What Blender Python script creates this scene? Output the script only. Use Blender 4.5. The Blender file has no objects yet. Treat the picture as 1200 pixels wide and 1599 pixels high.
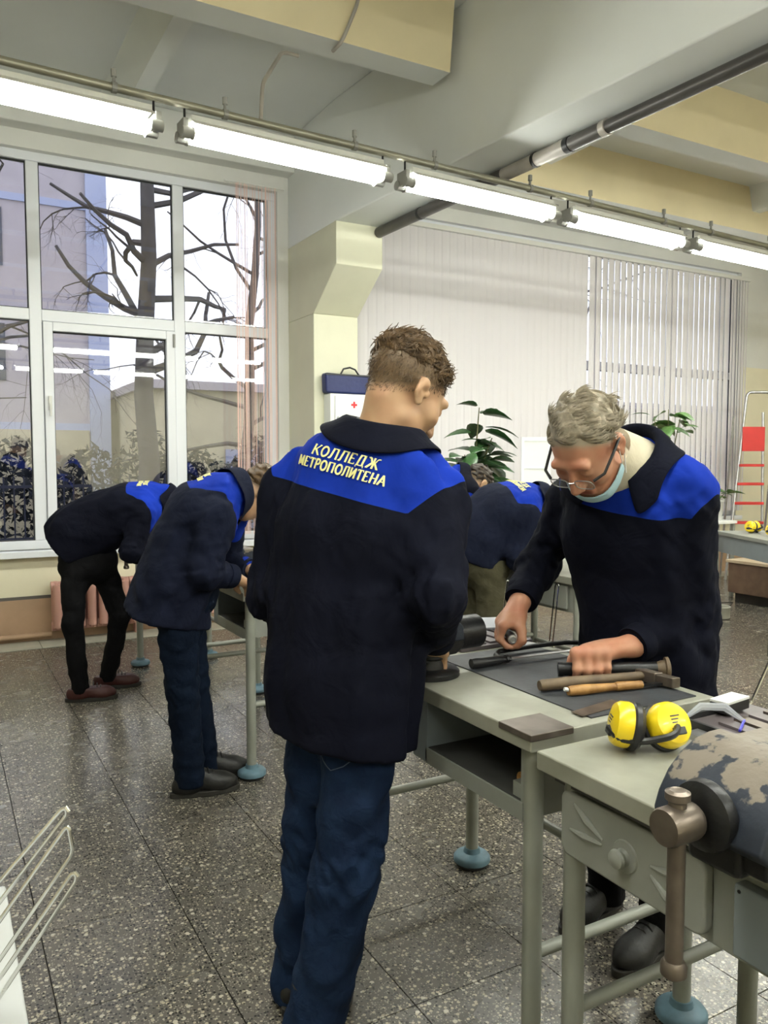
import bpy, bmesh, math, random, time
import numpy as np
from mathutils import Vector, Matrix
from mathutils.bvhtree import BVHTree

S = bpy.context.scene
COL = S.collection
PI = math.pi
T0 = time.time()

# ------------------------------------------------------------------ camera
cam_d = bpy.data.cameras.new('camera'); cam = bpy.data.objects.new('camera', cam_d); COL.objects.link(cam)
S.camera = cam
cam_d.sensor_fit = 'VERTICAL'; cam_d.sensor_height = 36.0; cam_d.lens = 36.0 * 1250.0 / 1599.0
cam_d.clip_start = 0.02; cam_d.clip_end = 200
cam.location = (0, 0, 1.42)
cam.rotation_euler = (math.radians(90 - 3.66), 0, math.radians(-29.25))

# ------------------------------------------------------------------ world: dull evening overcast sky
W = bpy.data.worlds.new('sky'); S.world = W; W.use_nodes = True
wn = W.node_tree.nodes; wl = W.node_tree.links
bg = wn['Background']
bg.inputs['Color'].default_value = (0.88, 0.91, 1.0, 1)
bg.inputs['Strength'].default_value = 1.15
S.view_settings.view_transform = 'Standard'; S.view_settings.look = 'None'
S.view_settings.gamma = 1.0; S.view_settings.exposure = 1.12; S.view_settings.use_curve_mapping = False
TUBE_POWER = 28.0
S.cycles.max_bounces = 8; S.cycles.transparent_max_bounces = 24
S.cycles.caustics_reflective = False; S.cycles.caustics_refractive = False
S.cycles.sample_clamp_indirect = 6.0

# ------------------------------------------------------------------ materials
def mat(name, col, rough=0.6, metal=0.0, var=0.0, vscale=6.0, col2=None, bump=0.0, bscale=60.0, spec=0.5, alpha=1.0,
        emit=None, estr=0.0, sheen=0.0, coat=0.0, detail=4.0, contrast=(0.35, 0.65)):
    m = bpy.data.materials.new(name); m.use_nodes = True
    nt = m.node_tree; b = nt.nodes['Principled BSDF']
    b.inputs['Base Color'].default_value = (*col, 1); b.inputs['Roughness'].default_value = rough
    b.inputs['Metallic'].default_value = metal; b.inputs['Specular IOR Level'].default_value = spec
    b.inputs['Alpha'].default_value = alpha
    if sheen: b.inputs['Sheen Weight'].default_value = sheen
    if coat: b.inputs['Coat Weight'].default_value = coat
    if emit: b.inputs['Emission Color'].default_value = (*emit, 1); b.inputs['Emission Strength'].default_value = estr
    if var or col2 or bump:
        tc = nt.nodes.new('ShaderNodeTexCoord')
    if var or col2:
        n = nt.nodes.new('ShaderNodeTexNoise'); n.inputs['Scale'].default_value = vscale; n.inputs['Detail'].default_value = detail
        nt.links.new(tc.outputs['Object'], n.inputs['Vector'])
        r = nt.nodes.new('ShaderNodeValToRGB')
        c2 = col2 or tuple(max(0, c * (1 - var)) for c in col)
        c1 = col if col2 else tuple(min(1, c * (1 + var)) for c in col)
        r.color_ramp.elements[0].position = contrast[0]; r.color_ramp.elements[0].color = (*c2, 1)
        r.color_ramp.elements[1].position = contrast[1]; r.color_ramp.elements[1].color = (*c1, 1)
        nt.links.new(n.outputs['Fac'], r.inputs['Fac']); nt.links.new(r.outputs['Color'], b.inputs['Base Color'])
    if bump:
        n2 = nt.nodes.new('ShaderNodeTexNoise'); n2.inputs['Scale'].default_value = bscale; n2.inputs['Detail'].default_value = 5
        nt.links.new(tc.outputs['Object'], n2.inputs['Vector'])
        bp = nt.nodes.new('ShaderNodeBump'); bp.inputs['Strength'].default_value = bump; bp.inputs['Distance'].default_value = 0.02
        nt.links.new(n2.outputs['Fac'], bp.inputs['Height']); nt.links.new(bp.outputs['Normal'], b.inputs['Normal'])
    return m

M = {}
M['white_wall'] = mat('white_wall', (0.72, 0.72, 0.68), 0.85, var=0.05, vscale=1.5, bump=0.05, bscale=30)
M['cream_wall'] = mat('cream_wall', (0.76, 0.71, 0.53), 0.7, var=0.05, vscale=2, bump=0.04, bscale=25)
M['column_paint'] = mat('column_paint', (0.68, 0.67, 0.52), 0.75, var=0.04, vscale=2, bump=0.03)
M['tan_dado'] = mat('tan_dado', (0.42, 0.28, 0.18), 0.6, var=0.12, vscale=4)
M['dark_line'] = mat('dark_line', (0.10, 0.09, 0.08), 0.6)
M['yellow_ceiling'] = mat('yellow_ceiling', (0.78, 0.68, 0.44), 0.8, var=0.04, vscale=2)
M['white_ceiling'] = mat('white_ceiling', (0.74, 0.76, 0.74), 0.85, var=0.03, vscale=1.2)
M['window_plastic'] = mat('window_plastic', (0.80, 0.82, 0.86), 0.35)
M['gasket'] = mat('gasket', (0.02, 0.02, 0.02), 0.6)
M['bench_paint'] = mat('bench_paint', (0.24, 0.25, 0.225), 0.45, var=0.10, vscale=5, bump=0.04, bscale=40)
M['bench_top'] = mat('bench_top', (0.29, 0.29, 0.24), 0.5, vscale=7, col2=(0.215, 0.215, 0.17), bump=0.05, bscale=30, contrast=(0.3, 0.6))
M['drawer_paint'] = mat('drawer_paint', (0.27, 0.28, 0.255), 0.4, var=0.06, vscale=8)
M['blue_grey_paint'] = mat('blue_grey_paint', (0.20, 0.23, 0.25), 0.45, var=0.06, vscale=6)
M['leg_paint'] = mat('leg_paint', (0.25, 0.26, 0.225), 0.4, var=0.08, vscale=7)
M['foot_blue'] = mat('foot_blue', (0.115, 0.205, 0.26), 0.5, vscale=20, col2=(0.075, 0.135, 0.175))
M['foot_rubber'] = mat('foot_rubber', (0.02, 0.02, 0.02), 0.8)
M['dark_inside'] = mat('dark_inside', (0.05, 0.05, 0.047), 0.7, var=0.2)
M['steel'] = mat('steel', (0.45, 0.45, 0.45), 0.35, 0.9, var=0.1, vscale=20)
M['chrome'] = mat('chrome', (0.75, 0.75, 0.72), 0.18, 1.0)
M['steel_brown'] = mat('steel_brown', (0.21, 0.175, 0.145), 0.4, 0.75, vscale=14, col2=(0.13, 0.105, 0.085))
M['plate_steel'] = mat('plate_steel', (0.17, 0.145, 0.125), 0.45, 0.5, vscale=16, col2=(0.11, 0.09, 0.075))
M['black_metal'] = mat('black_metal', (0.012, 0.012, 0.013), 0.38, 0.3, bump=0.08, bscale=50)
M['black_plastic'] = mat('black_plastic', (0.012, 0.012, 0.013), 0.4)
M['rubber_mat'] = mat('rubber_mat', (0.040, 0.044, 0.050), 0.55, vscale=18, col2=(0.026, 0.028, 0.032), bump=0.05, bscale=80)
M['wood_handle'] = mat('wood_handle', (0.36, 0.19, 0.055), 0.5, vscale=30, col2=(0.19, 0.085, 0.02), bump=0.05)
M['old_wood'] = mat('old_wood', (0.13, 0.09, 0.05), 0.6, vscale=24, col2=(0.075, 0.05, 0.03))
M['yellow_plastic'] = mat('yellow_plastic', (0.90, 0.66, 0.015), 0.35, coat=0.2)
M['white_paint'] = mat('white_paint', (0.78, 0.79, 0.77), 0.4)
M['paper'] = mat('paper', (0.78, 0.78, 0.76), 0.7)
M['red_paint'] = mat('red_paint', (0.52, 0.03, 0.025), 0.45, var=0.08)
M['navy_nylon'] = mat('navy_nylon', (0.006, 0.014, 0.09), 0.5, bump=0.2, bscale=25)
M['cross_red'] = mat('cross_red', (0.6, 0.02, 0.03), 0.5)
M['pink_iron'] = mat('pink_iron', (0.52, 0.29, 0.24), 0.5, var=0.06, vscale=6)
M['pipe_dark'] = mat('pipe_dark', (0.07, 0.065, 0.06), 0.35, 0.2, var=0.2, vscale=5)
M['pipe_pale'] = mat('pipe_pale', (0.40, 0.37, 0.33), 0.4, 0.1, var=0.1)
M['conduit'] = mat('conduit', (0.36, 0.35, 0.28), 0.4, 0.5, var=0.1)
M['holder_grey'] = mat('holder_grey', (0.30, 0.30, 0.28), 0.5)
M['fixture_white'] = mat('fixture_white', (0.72, 0.72, 0.68), 0.4)
M['tube_light'] = mat('tube_light', (1, 1, 1), 0.4, emit=(0.98, 1.0, 0.92), estr=TUBE_POWER)
M['brown_wood'] = mat('brown_wood', (0.15, 0.095, 0.06), 0.6, vscale=9, col2=(0.10, 0.06, 0.04))
M['wood_pale'] = mat('wood_pale', (0.45, 0.36, 0.25), 0.6, var=0.1)
M['leaf'] = mat('leaf', (0.035, 0.11, 0.025), 0.35, vscale=25, col2=(0.012, 0.045, 0.012), spec=0.6)
M['leaf_pale'] = mat('leaf_pale', (0.10, 0.20, 0.05), 0.4, vscale=20, col2=(0.05, 0.12, 0.03))
M['stem'] = mat('stem', (0.12, 0.12, 0.05), 0.7, var=0.2)
M['pot_white'] = mat('pot_white', (0.62, 0.62, 0.60), 0.4)
M['soil'] = mat('soil', (0.03, 0.02, 0.015), 0.9)
M['enamel'] = mat('enamel', (0.58, 0.58, 0.52), 0.3, coat=0.3)
M['clear_plastic'] = mat('clear_plastic', (0.75, 0.78, 0.85), 0.1, alpha=0.35)
M['blue_plastic'] = mat('blue_plastic', (0.05, 0.05, 0.5), 0.4)
M['skin_young'] = None
M['grey_paper'] = mat('grey_paper', (0.30, 0.31, 0.34), 0.6)
M['dull_tray'] = mat('dull_tray', (0.13, 0.11, 0.115), 0.4, 0.2, var=0.15, vscale=12)
M['slat_fabric'] = None

def slat_material():
    m = bpy.data.materials.new('slat_fabric'); m.use_nodes = True
    nt = m.node_tree; b = nt.nodes['Principled BSDF']; out = nt.nodes['Material Output']
    b.inputs['Base Color'].default_value = (0.88, 0.86, 0.86, 1); b.inputs['Roughness'].default_value = 0.8
    tr = nt.nodes.new('ShaderNodeBsdfTranslucent'); tr.inputs['Color'].default_value = (0.82, 0.76, 0.80, 1)
    mx = nt.nodes.new('ShaderNodeMixShader'); mx.inputs[0].default_value = 0.28
    nt.links.new(b.outputs[0], mx.inputs[1]); nt.links.new(tr.outputs[0], mx.inputs[2]); nt.links.new(mx.outputs[0], out.inputs['Surface'])
    return m
M['slat_fabric'] = slat_material()

def glass_material():
    # coated double glazing: mostly clear, with a mirror part that grows at grazing angles
    m = bpy.data.materials.new('window_glass'); m.use_nodes = True
    nt = m.node_tree; nt.nodes.remove(nt.nodes['Principled BSDF']); out = nt.nodes['Material Output']
    t = nt.nodes.new('ShaderNodeBsdfTransparent'); t.inputs['Color'].default_value = (0.88, 0.89, 0.92, 1)
    g = nt.nodes.new('ShaderNodeBsdfGlossy'); g.inputs['Roughness'].default_value = 0.015; g.inputs['Color'].default_value = (0.95, 0.95, 0.95, 1)
    lw = nt.nodes.new('ShaderNodeLayerWeight'); lw.inputs['Blend'].default_value = 0.5
    pw = nt.nodes.new('ShaderNodeMath'); pw.operation = 'POWER'; pw.inputs[1].default_value = 3.0; nt.links.new(lw.outputs['Facing'], pw.inputs[0])
    f = nt.nodes.new('ShaderNodeMath'); f.operation = 'MULTIPLY_ADD'; f.inputs[1].default_value = 0.7; f.inputs[2].default_value = 0.13; nt.links.new(pw.outputs[0], f.inputs[0])
    mx = nt.nodes.new('ShaderNodeMixShader')
    nt.links.new(f.outputs[0], mx.inputs[0]); nt.links.new(t.outputs[0], mx.inputs[1]); nt.links.new(g.outputs[0], mx.inputs[2])
    nt.links.new(mx.outputs[0], out.inputs['Surface'])
    return m
M['window_glass'] = glass_material()

def terrazzo(name, base, base2, joint=False):
    m = bpy.data.materials.new(name); m.use_nodes = True
    nt = m.node_tree; b = nt.nodes['Principled BSDF']; L = nt.links.new
    tc = nt.nodes.new('ShaderNodeNewGeometry')
    big = nt.nodes.new('ShaderNodeTexNoise'); big.inputs['Scale'].default_value = 1.1; big.inputs['Detail'].default_value = 3
    L(tc.outputs['Position'], big.inputs['Vector'])
    rb = nt.nodes.new('ShaderNodeValToRGB'); rb.color_ramp.elements[0].position = 0.35; rb.color_ramp.elements[1].position = 0.7
    rb.color_ramp.elements[0].color = (*base2, 1); rb.color_ramp.elements[1].color = (*base, 1)
    L(big.outputs['Fac'], rb.inputs['Fac'])
    cur = rb.outputs['Color']
    for sc, thr, col, rnd in ((75, 0.36, (0.36, 0.32, 0.235), 0.55), (150, 0.36, (0.26, 0.24, 0.19), 0.45), (45, 0.30, (0.44, 0.40, 0.32), 0.80), (110, 0.4, (0.025, 0.024, 0.02), 0.6)):
        v = nt.nodes.new('ShaderNodeTexVoronoi'); v.inputs['Scale'].default_value = sc; v.inputs['Randomness'].default_value = 1
        L(tc.outputs['Position'], v.inputs['Vector'])
        lt = nt.nodes.new('ShaderNodeMath'); lt.operation = 'LESS_THAN'; lt.inputs[1].default_value = thr
        L(v.outputs['Distance'], lt.inputs[0])
        sp = nt.nodes.new('ShaderNodeSeparateColor'); L(v.outputs['Color'], sp.inputs[0])
        gt = nt.nodes.new('ShaderNodeMath'); gt.operation = 'GREATER_THAN'; gt.inputs[1].default_value = rnd; L(sp.outputs[0], gt.inputs[0])
        mul = nt.nodes.new('ShaderNodeMath'); mul.operation = 'MULTIPLY'; L(lt.outputs[0], mul.inputs[0]); L(gt.outputs[0], mul.inputs[1])
        mx = nt.nodes.new('ShaderNodeMix'); mx.data_type = 'RGBA'; L(mul.outputs[0], mx.inputs[0]); L(cur, mx.inputs[6]); mx.inputs[7].default_value = (*col, 1)
        cur = mx.outputs[2]
    L(cur, b.inputs['Base Color'])
    rn = nt.nodes.new('ShaderNodeTexNoise'); rn.inputs['Scale'].default_value = 6; L(tc.outputs['Position'], rn.inputs['Vector'])
    mr = nt.nodes.new('ShaderNodeMapRange'); mr.inputs[3].default_value = 0.16; mr.inputs[4].default_value = 0.34; L(rn.outputs['Fac'], mr.inputs[0]); L(mr.outputs[0], b.inputs['Roughness'])
    return m
M['terrazzo'] = terrazzo('terrazzo', (0.120, 0.106, 0.087), (0.086, 0.079, 0.069))
M['grout'] = mat('grout', (0.055, 0.05, 0.043), 0.9)
M['floor_edge'] = mat('floor_edge', (0.38, 0.37, 0.31), 0.5, var=0.1, vscale=8)

# ------------------------------------------------------------------ mesh helpers
def V(*a): return np.array(a if len(a) > 1 else a[0], float)
def nrm(v): v = np.asarray(v, float); return v / (np.linalg.norm(v) + 1e-12)

class MB:
    def __init__(s): s.v = []; s.f = []
    def add(s, vs, fs):
        o = len(s.v); s.v += [tuple(map(float, p)) for p in vs]; s.f += [tuple(i + o for i in f) for f in fs]; return s
    def box(s, lo, hi):
        x0, y0, z0 = lo; x1, y1, z1 = hi
        return s.add([(x0, y0, z0), (x1, y0, z0), (x1, y1, z0), (x0, y1, z0), (x0, y0, z1), (x1, y0, z1), (x1, y1, z1), (x0, y1, z1)],
                     [(0, 3, 2, 1), (4, 5, 6, 7), (0, 1, 5, 4), (1, 2, 6, 5), (2, 3, 7, 6), (3, 0, 4, 7)])
    def obox(s, c, ax, ay, az, hx, hy, hz):
        c = V(c); ax = nrm(ax) * hx; ay = nrm(ay) * hy; az = nrm(az) * hz
        vs = [c + sx * ax + sy * ay + sz * az for sz in (-1, 1) for sx, sy in ((-1, -1), (1, -1), (1, 1), (-1, 1))]
        return s.add(vs, [(0, 3, 2, 1), (4, 5, 6, 7), (0, 1, 5, 4), (1, 2, 6, 5), (2, 3, 7, 6), (3, 0, 4, 7)])
    def cyl(s, a, b, r, r2=None, n=16, caps=True):
        a = V(a); b = V(b); r2 = r if r2 is None else r2
        d = nrm(b - a); t = V(0, 0, 1) if abs(d[2]) < 0.9 else V(1, 0, 0)
        u = nrm(np.cross(t, d)); w = np.cross(d, u)
        A = [a + r * (math.cos(2 * PI * i / n) * u + math.sin(2 * PI * i / n) * w) for i in range(n)]
        B = [b + r2 * (math.cos(2 * PI * i / n) * u + math.sin(2 * PI * i / n) * w) for i in range(n)]
        fs = [(i, (i + 1) % n, n + (i + 1) % n, n + i) for i in range(n)]
        if caps: fs += [tuple(range(n - 1, -1, -1)), tuple(range(n, 2 * n))]
        return s.add(A + B, fs)
    def tube(s, pts, r, n=8, closed=False):
        pts = [V(p) for p in pts]; m = len(pts)
        rr = r if hasattr(r, '__len__') else [r] * m
        rings = []; u = None
        for i, p in enumerate(pts):
            if closed: d = nrm(pts[(i + 1) % m] - pts[i - 1])
            else: d = nrm(pts[min(i + 1, m - 1)] - pts[max(i - 1, 0)])
            if u is None:
                t = V(0, 0, 1) if abs(d[2]) < 0.9 else V(1, 0, 0); u = nrm(np.cross(t, d))
            else: u = nrm(u - d * (u @ d))
            w = np.cross(d, u)
            rings.append([p + rr[i] * (math.cos(2 * PI * k / n) * u + math.sin(2 * PI * k / n) * w) for k in range(n)])
        vs = [q for g in rings for q in g]; fs = []
        for i in range(m if closed else m - 1):
            j = (i + 1) % m
            fs += [(i * n + k, i * n + (k + 1) % n, j * n + (k + 1) % n, j * n + k) for k in range(n)]
        if not closed: fs += [tuple(range(n - 1, -1, -1)), tuple(range((m - 1) * n, m * n))]
        return s.add(vs, fs)
    def lathe(s, c, axis, prof, n=24):
        c = V(c); d = nrm(axis); t = V(0, 0, 1) if abs(d[2]) < 0.9 else V(1, 0, 0)
        u = nrm(np.cross(t, d)); w = np.cross(d, u); m = len(prof)
        vs = [c + d * h + max(r, 1e-4) * (math.cos(2 * PI * k / n) * u + math.sin(2 * PI * k / n) * w) for r, h in prof for k in range(n)]
        fs = [(i * n + k, i * n + (k + 1) % n, (i + 1) * n + (k + 1) % n, (i + 1) * n + k) for i in range(m - 1) for k in range(n)]
        fs += [tuple(range(n - 1, -1, -1)), tuple(range((m - 1) * n, m * n))]
        return s.add(vs, fs)
    def prism(s, poly, axis):          # poly: list of 3-D points (planar), extruded along axis vector
        axis = V(axis); n = len(poly); A = [V(p) for p in poly]; B = [p + axis for p in A]
        return s.add(A + B, [tuple(range(n - 1, -1, -1)), tuple(range(n, 2 * n))] + [(i, (i + 1) % n, n + (i + 1) % n, n + i) for i in range(n)])
    def build(s, name, m, parent=None, smooth=False, bevel=0.0, sub=0, autosm=True):
        me = bpy.data.meshes.new(name); off = V(0, 0, 0) if parent is None else V(parent['_o'])
        vs = np.array(s.v) - off
        me.from_pydata(vs.tolist(), [], s.f); me.materials.append(M[m] if isinstance(m, str) else m)
        bm = bmesh.new(); bm.from_mesh(me); bmesh.ops.recalc_face_normals(bm, faces=bm.faces)
        if smooth:
            for f in bm.faces: f.smooth = True
            for e in bm.edges:
                if len(e.link_faces) == 2 and e.calc_face_angle(0) > math.radians(38): e.smooth = False
        bm.to_mesh(me); bm.free()
        o = bpy.data.objects.new(name, me); COL.objects.link(o)
        if parent is not None: o.parent = parent
        o['_o'] = tuple(off)
        if bevel:
            b = o.modifiers.new('bevel', 'BEVEL'); b.width = bevel; b.segments = 2; b.limit_method = 'ANGLE'
            for p in me.polygons: p.use_smooth = True
            b.harden_normals = True
        return o

def tag(o, label, cat, group=None):
    o['label'] = label; o['category'] = cat
    if group: o['group'] = group
    return o
def thing(name, loc, label, cat, group=None):
    o = bpy.data.objects.new(name, None); COL.objects.link(o); o.location = loc; o['_o'] = tuple(map(float, loc)); o.empty_display_size = 0.05
    return tag(o, label, cat, group)
def struct(o):
    o['kind'] = 'structure'; return o
def copy_tree(o, parent=None):
    c = o.copy(); COL.objects.link(c)
    if parent is not None: c.parent = parent
    for ch in o.children: copy_tree(ch, c)
    return c
def rawmesh(name, verts, faces, m, parent=None, smooth=True):
    off = V(0, 0, 0) if parent is None else V(parent['_o'])
    me = bpy.data.meshes.new(name); me.from_pydata((np.asarray(verts) - off).tolist(), [], [tuple(map(int, f)) for f in faces])
    me.materials.append(M[m] if isinstance(m, str) else m)
    if smooth: me.polygons.foreach_set('use_smooth', [True] * len(me.polygons))
    o = bpy.data.objects.new(name, me); COL.objects.link(o)
    if parent is not None: o.parent = parent
    o['_o'] = tuple(off)
    return o
# ------------------------------------------------------------------ room shell
YW = 6.80           # inner face of the window wall
XL, XR, YB, ZC = -3.2, 10.4, -4.2, 4.25
o = struct(MB().box((XL, YB, -0.12), (XR, YW + 0.1, -0.012)).build('floor', 'grout')); FLOOR = o
# terrazzo slabs, 0.41 m, laid on the joint lines seen in the photo
TS = 0.41; jx = 0.232; jy = 4.17; g = 0.0018
tm = MB().box((-TS / 2 + g, -TS / 2 + g, -0.012), (TS / 2 - g, TS / 2 - g, 0.0))
cells = []
for i in range(-9, 26):
    for j in range(-21, 7):
        x = jx + TS * (i + 0.5); y = jy + TS * (j + 0.5)
        if XL < x - TS / 2 and x + TS / 2 < XR and YB < y - TS / 2 and y + TS / 2 < 6.65:
            az = math.atan2(x, y); d = math.hypot(x, y)
            vis = abs(az - math.radians(29.25)) < math.radians(29) and d > 1.4
            cells.append((0 if vis else 1, d, x, y))
cells.sort()
first = None; rest = MB()
for k, (_, d, x, y) in enumerate(cells):
    if k < 298:
        if first is None:
            first = tm.build('tile', 'terrazzo', FLOOR); c = first
        else:
            c = first.copy(); COL.objects.link(c)
        c.location = (x, y, 0.0)
    else:
        rest.box((x - TS / 2 + g, y - TS / 2 + g, -0.012), (x + TS / 2 - g, y + TS / 2 - g, 0))
r_ = rest.build('tile_field', 'terrazzo', FLOOR); r_['kind'] = 'stuff'
y = jy + TS * 6
for k in range(24):
    x0 = XL + 0.02 + k * 0.55
    MB().box((x0, 6.50, 0.0005), (min(x0 + 0.545, XR - 0.02), YW - 0.013, 0.006)).build('edge_tile', 'floor_edge', FLOOR)

# --- window wall
ZS, ZT = 0.72, 3.80                       # sill and head of the windows
WX = [(-0.15, 2.72), (3.50, 9.02)]
wb = MB()
wb.box((XL, YW, 0.0), (XR, YW + 0.35, ZS))
wb.box((XL, YW, ZT), (XR, YW + 0.35, ZC + 0.2))
wb.box((XL, YW, ZS), (WX[0][0], YW + 0.35, ZT)); wb.box((WX[0][1], YW, ZS), (WX[1][0], YW + 0.35, ZT)); wb.box((WX[1][1], YW, ZS), (XR, YW + 0.35, ZT))
WALLB = struct(wb.build('wall_back', 'white_wall'))
# cream paint zone, dado line and tan dado below the windows
pz_ = MB().box((XL, YW - 0.006, 0.36), (XR, YW, 0.70)); pz_.build('cream_band', 'cream_wall', WALLB)
MB().box((9.02, YW - 0.006, 0.70), (XR, YW, 2.62)).build('cream_panel', 'cream_wall', WALLB)
MB().box((XL, YW - 0.010, 0.335), (XR, YW, 0.36)).build('dado_line', 'dark_line', WALLB)
struct(MB().box((XL, YW - 0.012, 0.0), (XR, YW, 0.335)).build('baseboard_back', 'tan_dado'))
# projecting lintel beam above the windows
struct(MB().box((XL, YW - 0.16, 3.93), (XR, YW, ZC)).build('trim_1', 'white_wall', bevel=0.01))

def window(n, x0, x1, xs, sash=None):
    yo = YW + 0.09; y0, y1 = yo - 0.035, yo + 0.035
    root = thing('window_%d' % n, (x0, yo, ZS), '', ''); del root['label']; del root['category']; root['kind'] = 'structure'
    ZM = 2.56 if n == 1 else 2.50
    fr = MB()
    fr.box((x0, y0, ZT - 0.07), (x1, y1, ZT)); fr.box((x0, y0, ZS), (x1, y1, ZS + 0.07))
    fr.box((x0, y0, ZS + 0.07), (x0 + 0.07, y1, ZT - 0.07)); fr.box((x1 - 0.07, y0, ZS + 0.07), (x1, y1, ZT - 0.07))
    fr.build('outer_frame', 'window_plastic', root, bevel=0.006)
    xx = [x0 + 0.035] + list(xs) + [x1 - 0.035]
    for x in xs: MB().box((x - 0.045, y0 + 0.002, ZS + 0.07), (x + 0.045, y1 - 0.002, ZT - 0.07)).build('mullion', 'window_plastic', root, bevel=0.006)
    for k in range(len(xx) - 1):
        a = xx[k] + (0.045 if k else 0.035); b = xx[k + 1] - (0.045 if k < len(xx) - 2 else 0.035)
        MB().box((a, y0 + 0.002, ZM - 0.045), (b, y1 - 0.002, ZM + 0.045)).build('transom', 'window_plastic', root, bevel=0.006)
        for lo, hi, low in ((ZS + 0.07, ZM - 0.045, True), (ZM + 0.045, ZT - 0.07, False)):
            aa, bb, ll, hh = a, b, lo, hi
            if sash and k in sash and low:
                s = MB(); w = 0.075
                s.box((aa + .004, y0 - 0.02, ll + .004), (aa + w, y1 - 0.004, hh - .004)); s.box((bb - w, y0 - 0.02, ll + .004), (bb - .004, y1 - 0.004, hh - .004))
                s.box((aa + w, y0 - 0.02, ll + .004), (bb - w, y1 - 0.004, ll + w)); s.box((aa + w, y0 - 0.02, hh - w), (bb - w, y1 - 0.004, hh - .004))
                so = s.build('sash', 'window_plastic', root, bevel=0.006)
                hd = MB().box((aa + 0.03, y0 - 0.045, 1.82), (aa + 0.055, y0 - 0.02, 1.93)); hd.box((aa + 0.035, y0 - 0.06, 1.77), (aa + 0.05, y0 - 0.045, 1.87)); hd.build('window_handle', 'fixture_white', so, bevel=0.003)
                MB().cyl((bb - 0.012, y0 - 0.025, hh - 0.14), (bb - 0.012, y0 - 0.025, hh - 0.03), 0.011, n=10).build('hinge', 'holder_grey', so)
                aa += w; bb -= w; ll += w; hh -= w
            gk = MB(); q = 0.008
            for s_ in ((aa, ll, bb, ll + q), (aa, hh - q, bb, hh), (aa, ll + q, aa + q, hh - q), (bb - q, ll + q, bb, hh - q)):
                gk.box((s_[0], yo - 0.012, s_[1]), (s_[2], yo + 0.012, s_[3]))
            gk.build('gasket', 'gasket', root)
            MB().box((aa + q, yo - 0.006, ll + q), (bb - q, yo + 0.006, hh - q)).build('pane', 'window_glass', root)
    sl = MB().box((x0, YW - 0.10, ZS - 0.035), (x1, yo - 0.035, ZS)); sl.box((x0, YW - 0.11, ZS - 0.05), (x1, YW - 0.09, ZS + 0.002))
    sl.build('window_sill', 'window_plastic', root, bevel=0.006)
    return root
window(1, WX[0][0], WX[0][1], [0.72, 1.85], sash=(1,))
window(2, WX[1][0], WX[1][1], [4.55, 5.72, 6.62, 7.85])

struct(MB().box((XL - 0.15, YB, 0), (XL, YW, ZC)).build('wall_left', 'cream_wall'))
struct(MB().box((XR, YB, 0), (XR + 0.15, YW, ZC)).build('wall_right', 'cream_wall'))
struct(MB().box((XL, YB - 0.15, 0), (XR, YB, ZC)).build('wall_front', 'cream_wall'))
struct(MB().box((XL, YB - 0.15, ZC), (XR, YW + 0.35, ZC + 0.2)).build('ceiling', 'white_ceiling'))

# --- column with corbel, main beam, ribs
cx0, cx1 = 2.82, 3.24
c = MB(); c.box((cx0, 6.25, 0), (cx1, YW, 2.66)); COLUMN = struct(c.build('column', 'column_paint', bevel=0.008))
c = MB(); c.prism([(cx0, YW, 2.66), (cx0, 6.25, 2.66), (cx0, 5.81, 2.98), (cx0, 5.81, 3.315), (cx0, YW, 3.315)], (cx1 - cx0, 0, 0)); c.build('corbel', 'column_paint', COLUMN, bevel=0.006)
MB().box((cx0 - 0.002, 6.248, 0.0), (cx1 + 0.002, YW, 0.34)).build('column_base', 'tan_dado', COLUMN)
struct(MB().box((-0.62, 6.25, 0), (-0.2, YW, ZC)).build('column', 'column_paint', bevel=0.008))
# main beam: from the column towards and past the camera side, on the right
def yb(y, near, far): t = (5.81 - y) / (5.81 - 2.26); return far + (near - far) * t
p = [(2.82, YW), (2.82, 5.81), (yb(-4.2, 3.09, 2.82), -4.2), (yb(-4.2, 3.09, 2.82) + .42, -4.2), (3.24, 5.81), (3.24, YW)]
c = MB(); c.prism([(x, y, 3.312) for x, y in p], (0, 0, ZC - 3.312)); BEAM = struct(c.build('ceiling_beam', 'white_ceiling', bevel=0.012))
def rib(y, z=3.82, w=0.2, xa=XL, xb=XR, m='yellow_ceiling'):
    r = MB().prism([(xa, y - w / 2, z), (xa, y + w / 2, z), (xa, y + w / 2 + 0.05, ZC), (xa, y - w / 2 - 0.05, ZC)], (xb - xa, 0, 0))
    o = struct(r.build('ceiling_rib', m)); o.data.materials.append(M['white_ceiling'])
    for f in o.data.polygons:
        if f.normal.z < -0.5: f.material_index = 1
    return o
for y_ in (-3.2, -1.7, -0.2, 1.3, 2.82, 4.37): rib(y_, xa=XL, xb=2.86); rib(y_, xa=3.2, xb=XR)
rib(5.70, xa=3.2, xb=XR)
for x_ in (-1.6, 1.36, 4.75, 7.6):
    struct(MB().prism([(x_ - .06, YB, 4.02), (x_ + .06, YB, 4.02), (x_ + .16, YB, ZC), (x_ - .16, YB, ZC)], (0, YW - YB, 0)).build('ceiling_rib', 'white_ceiling'))

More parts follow.
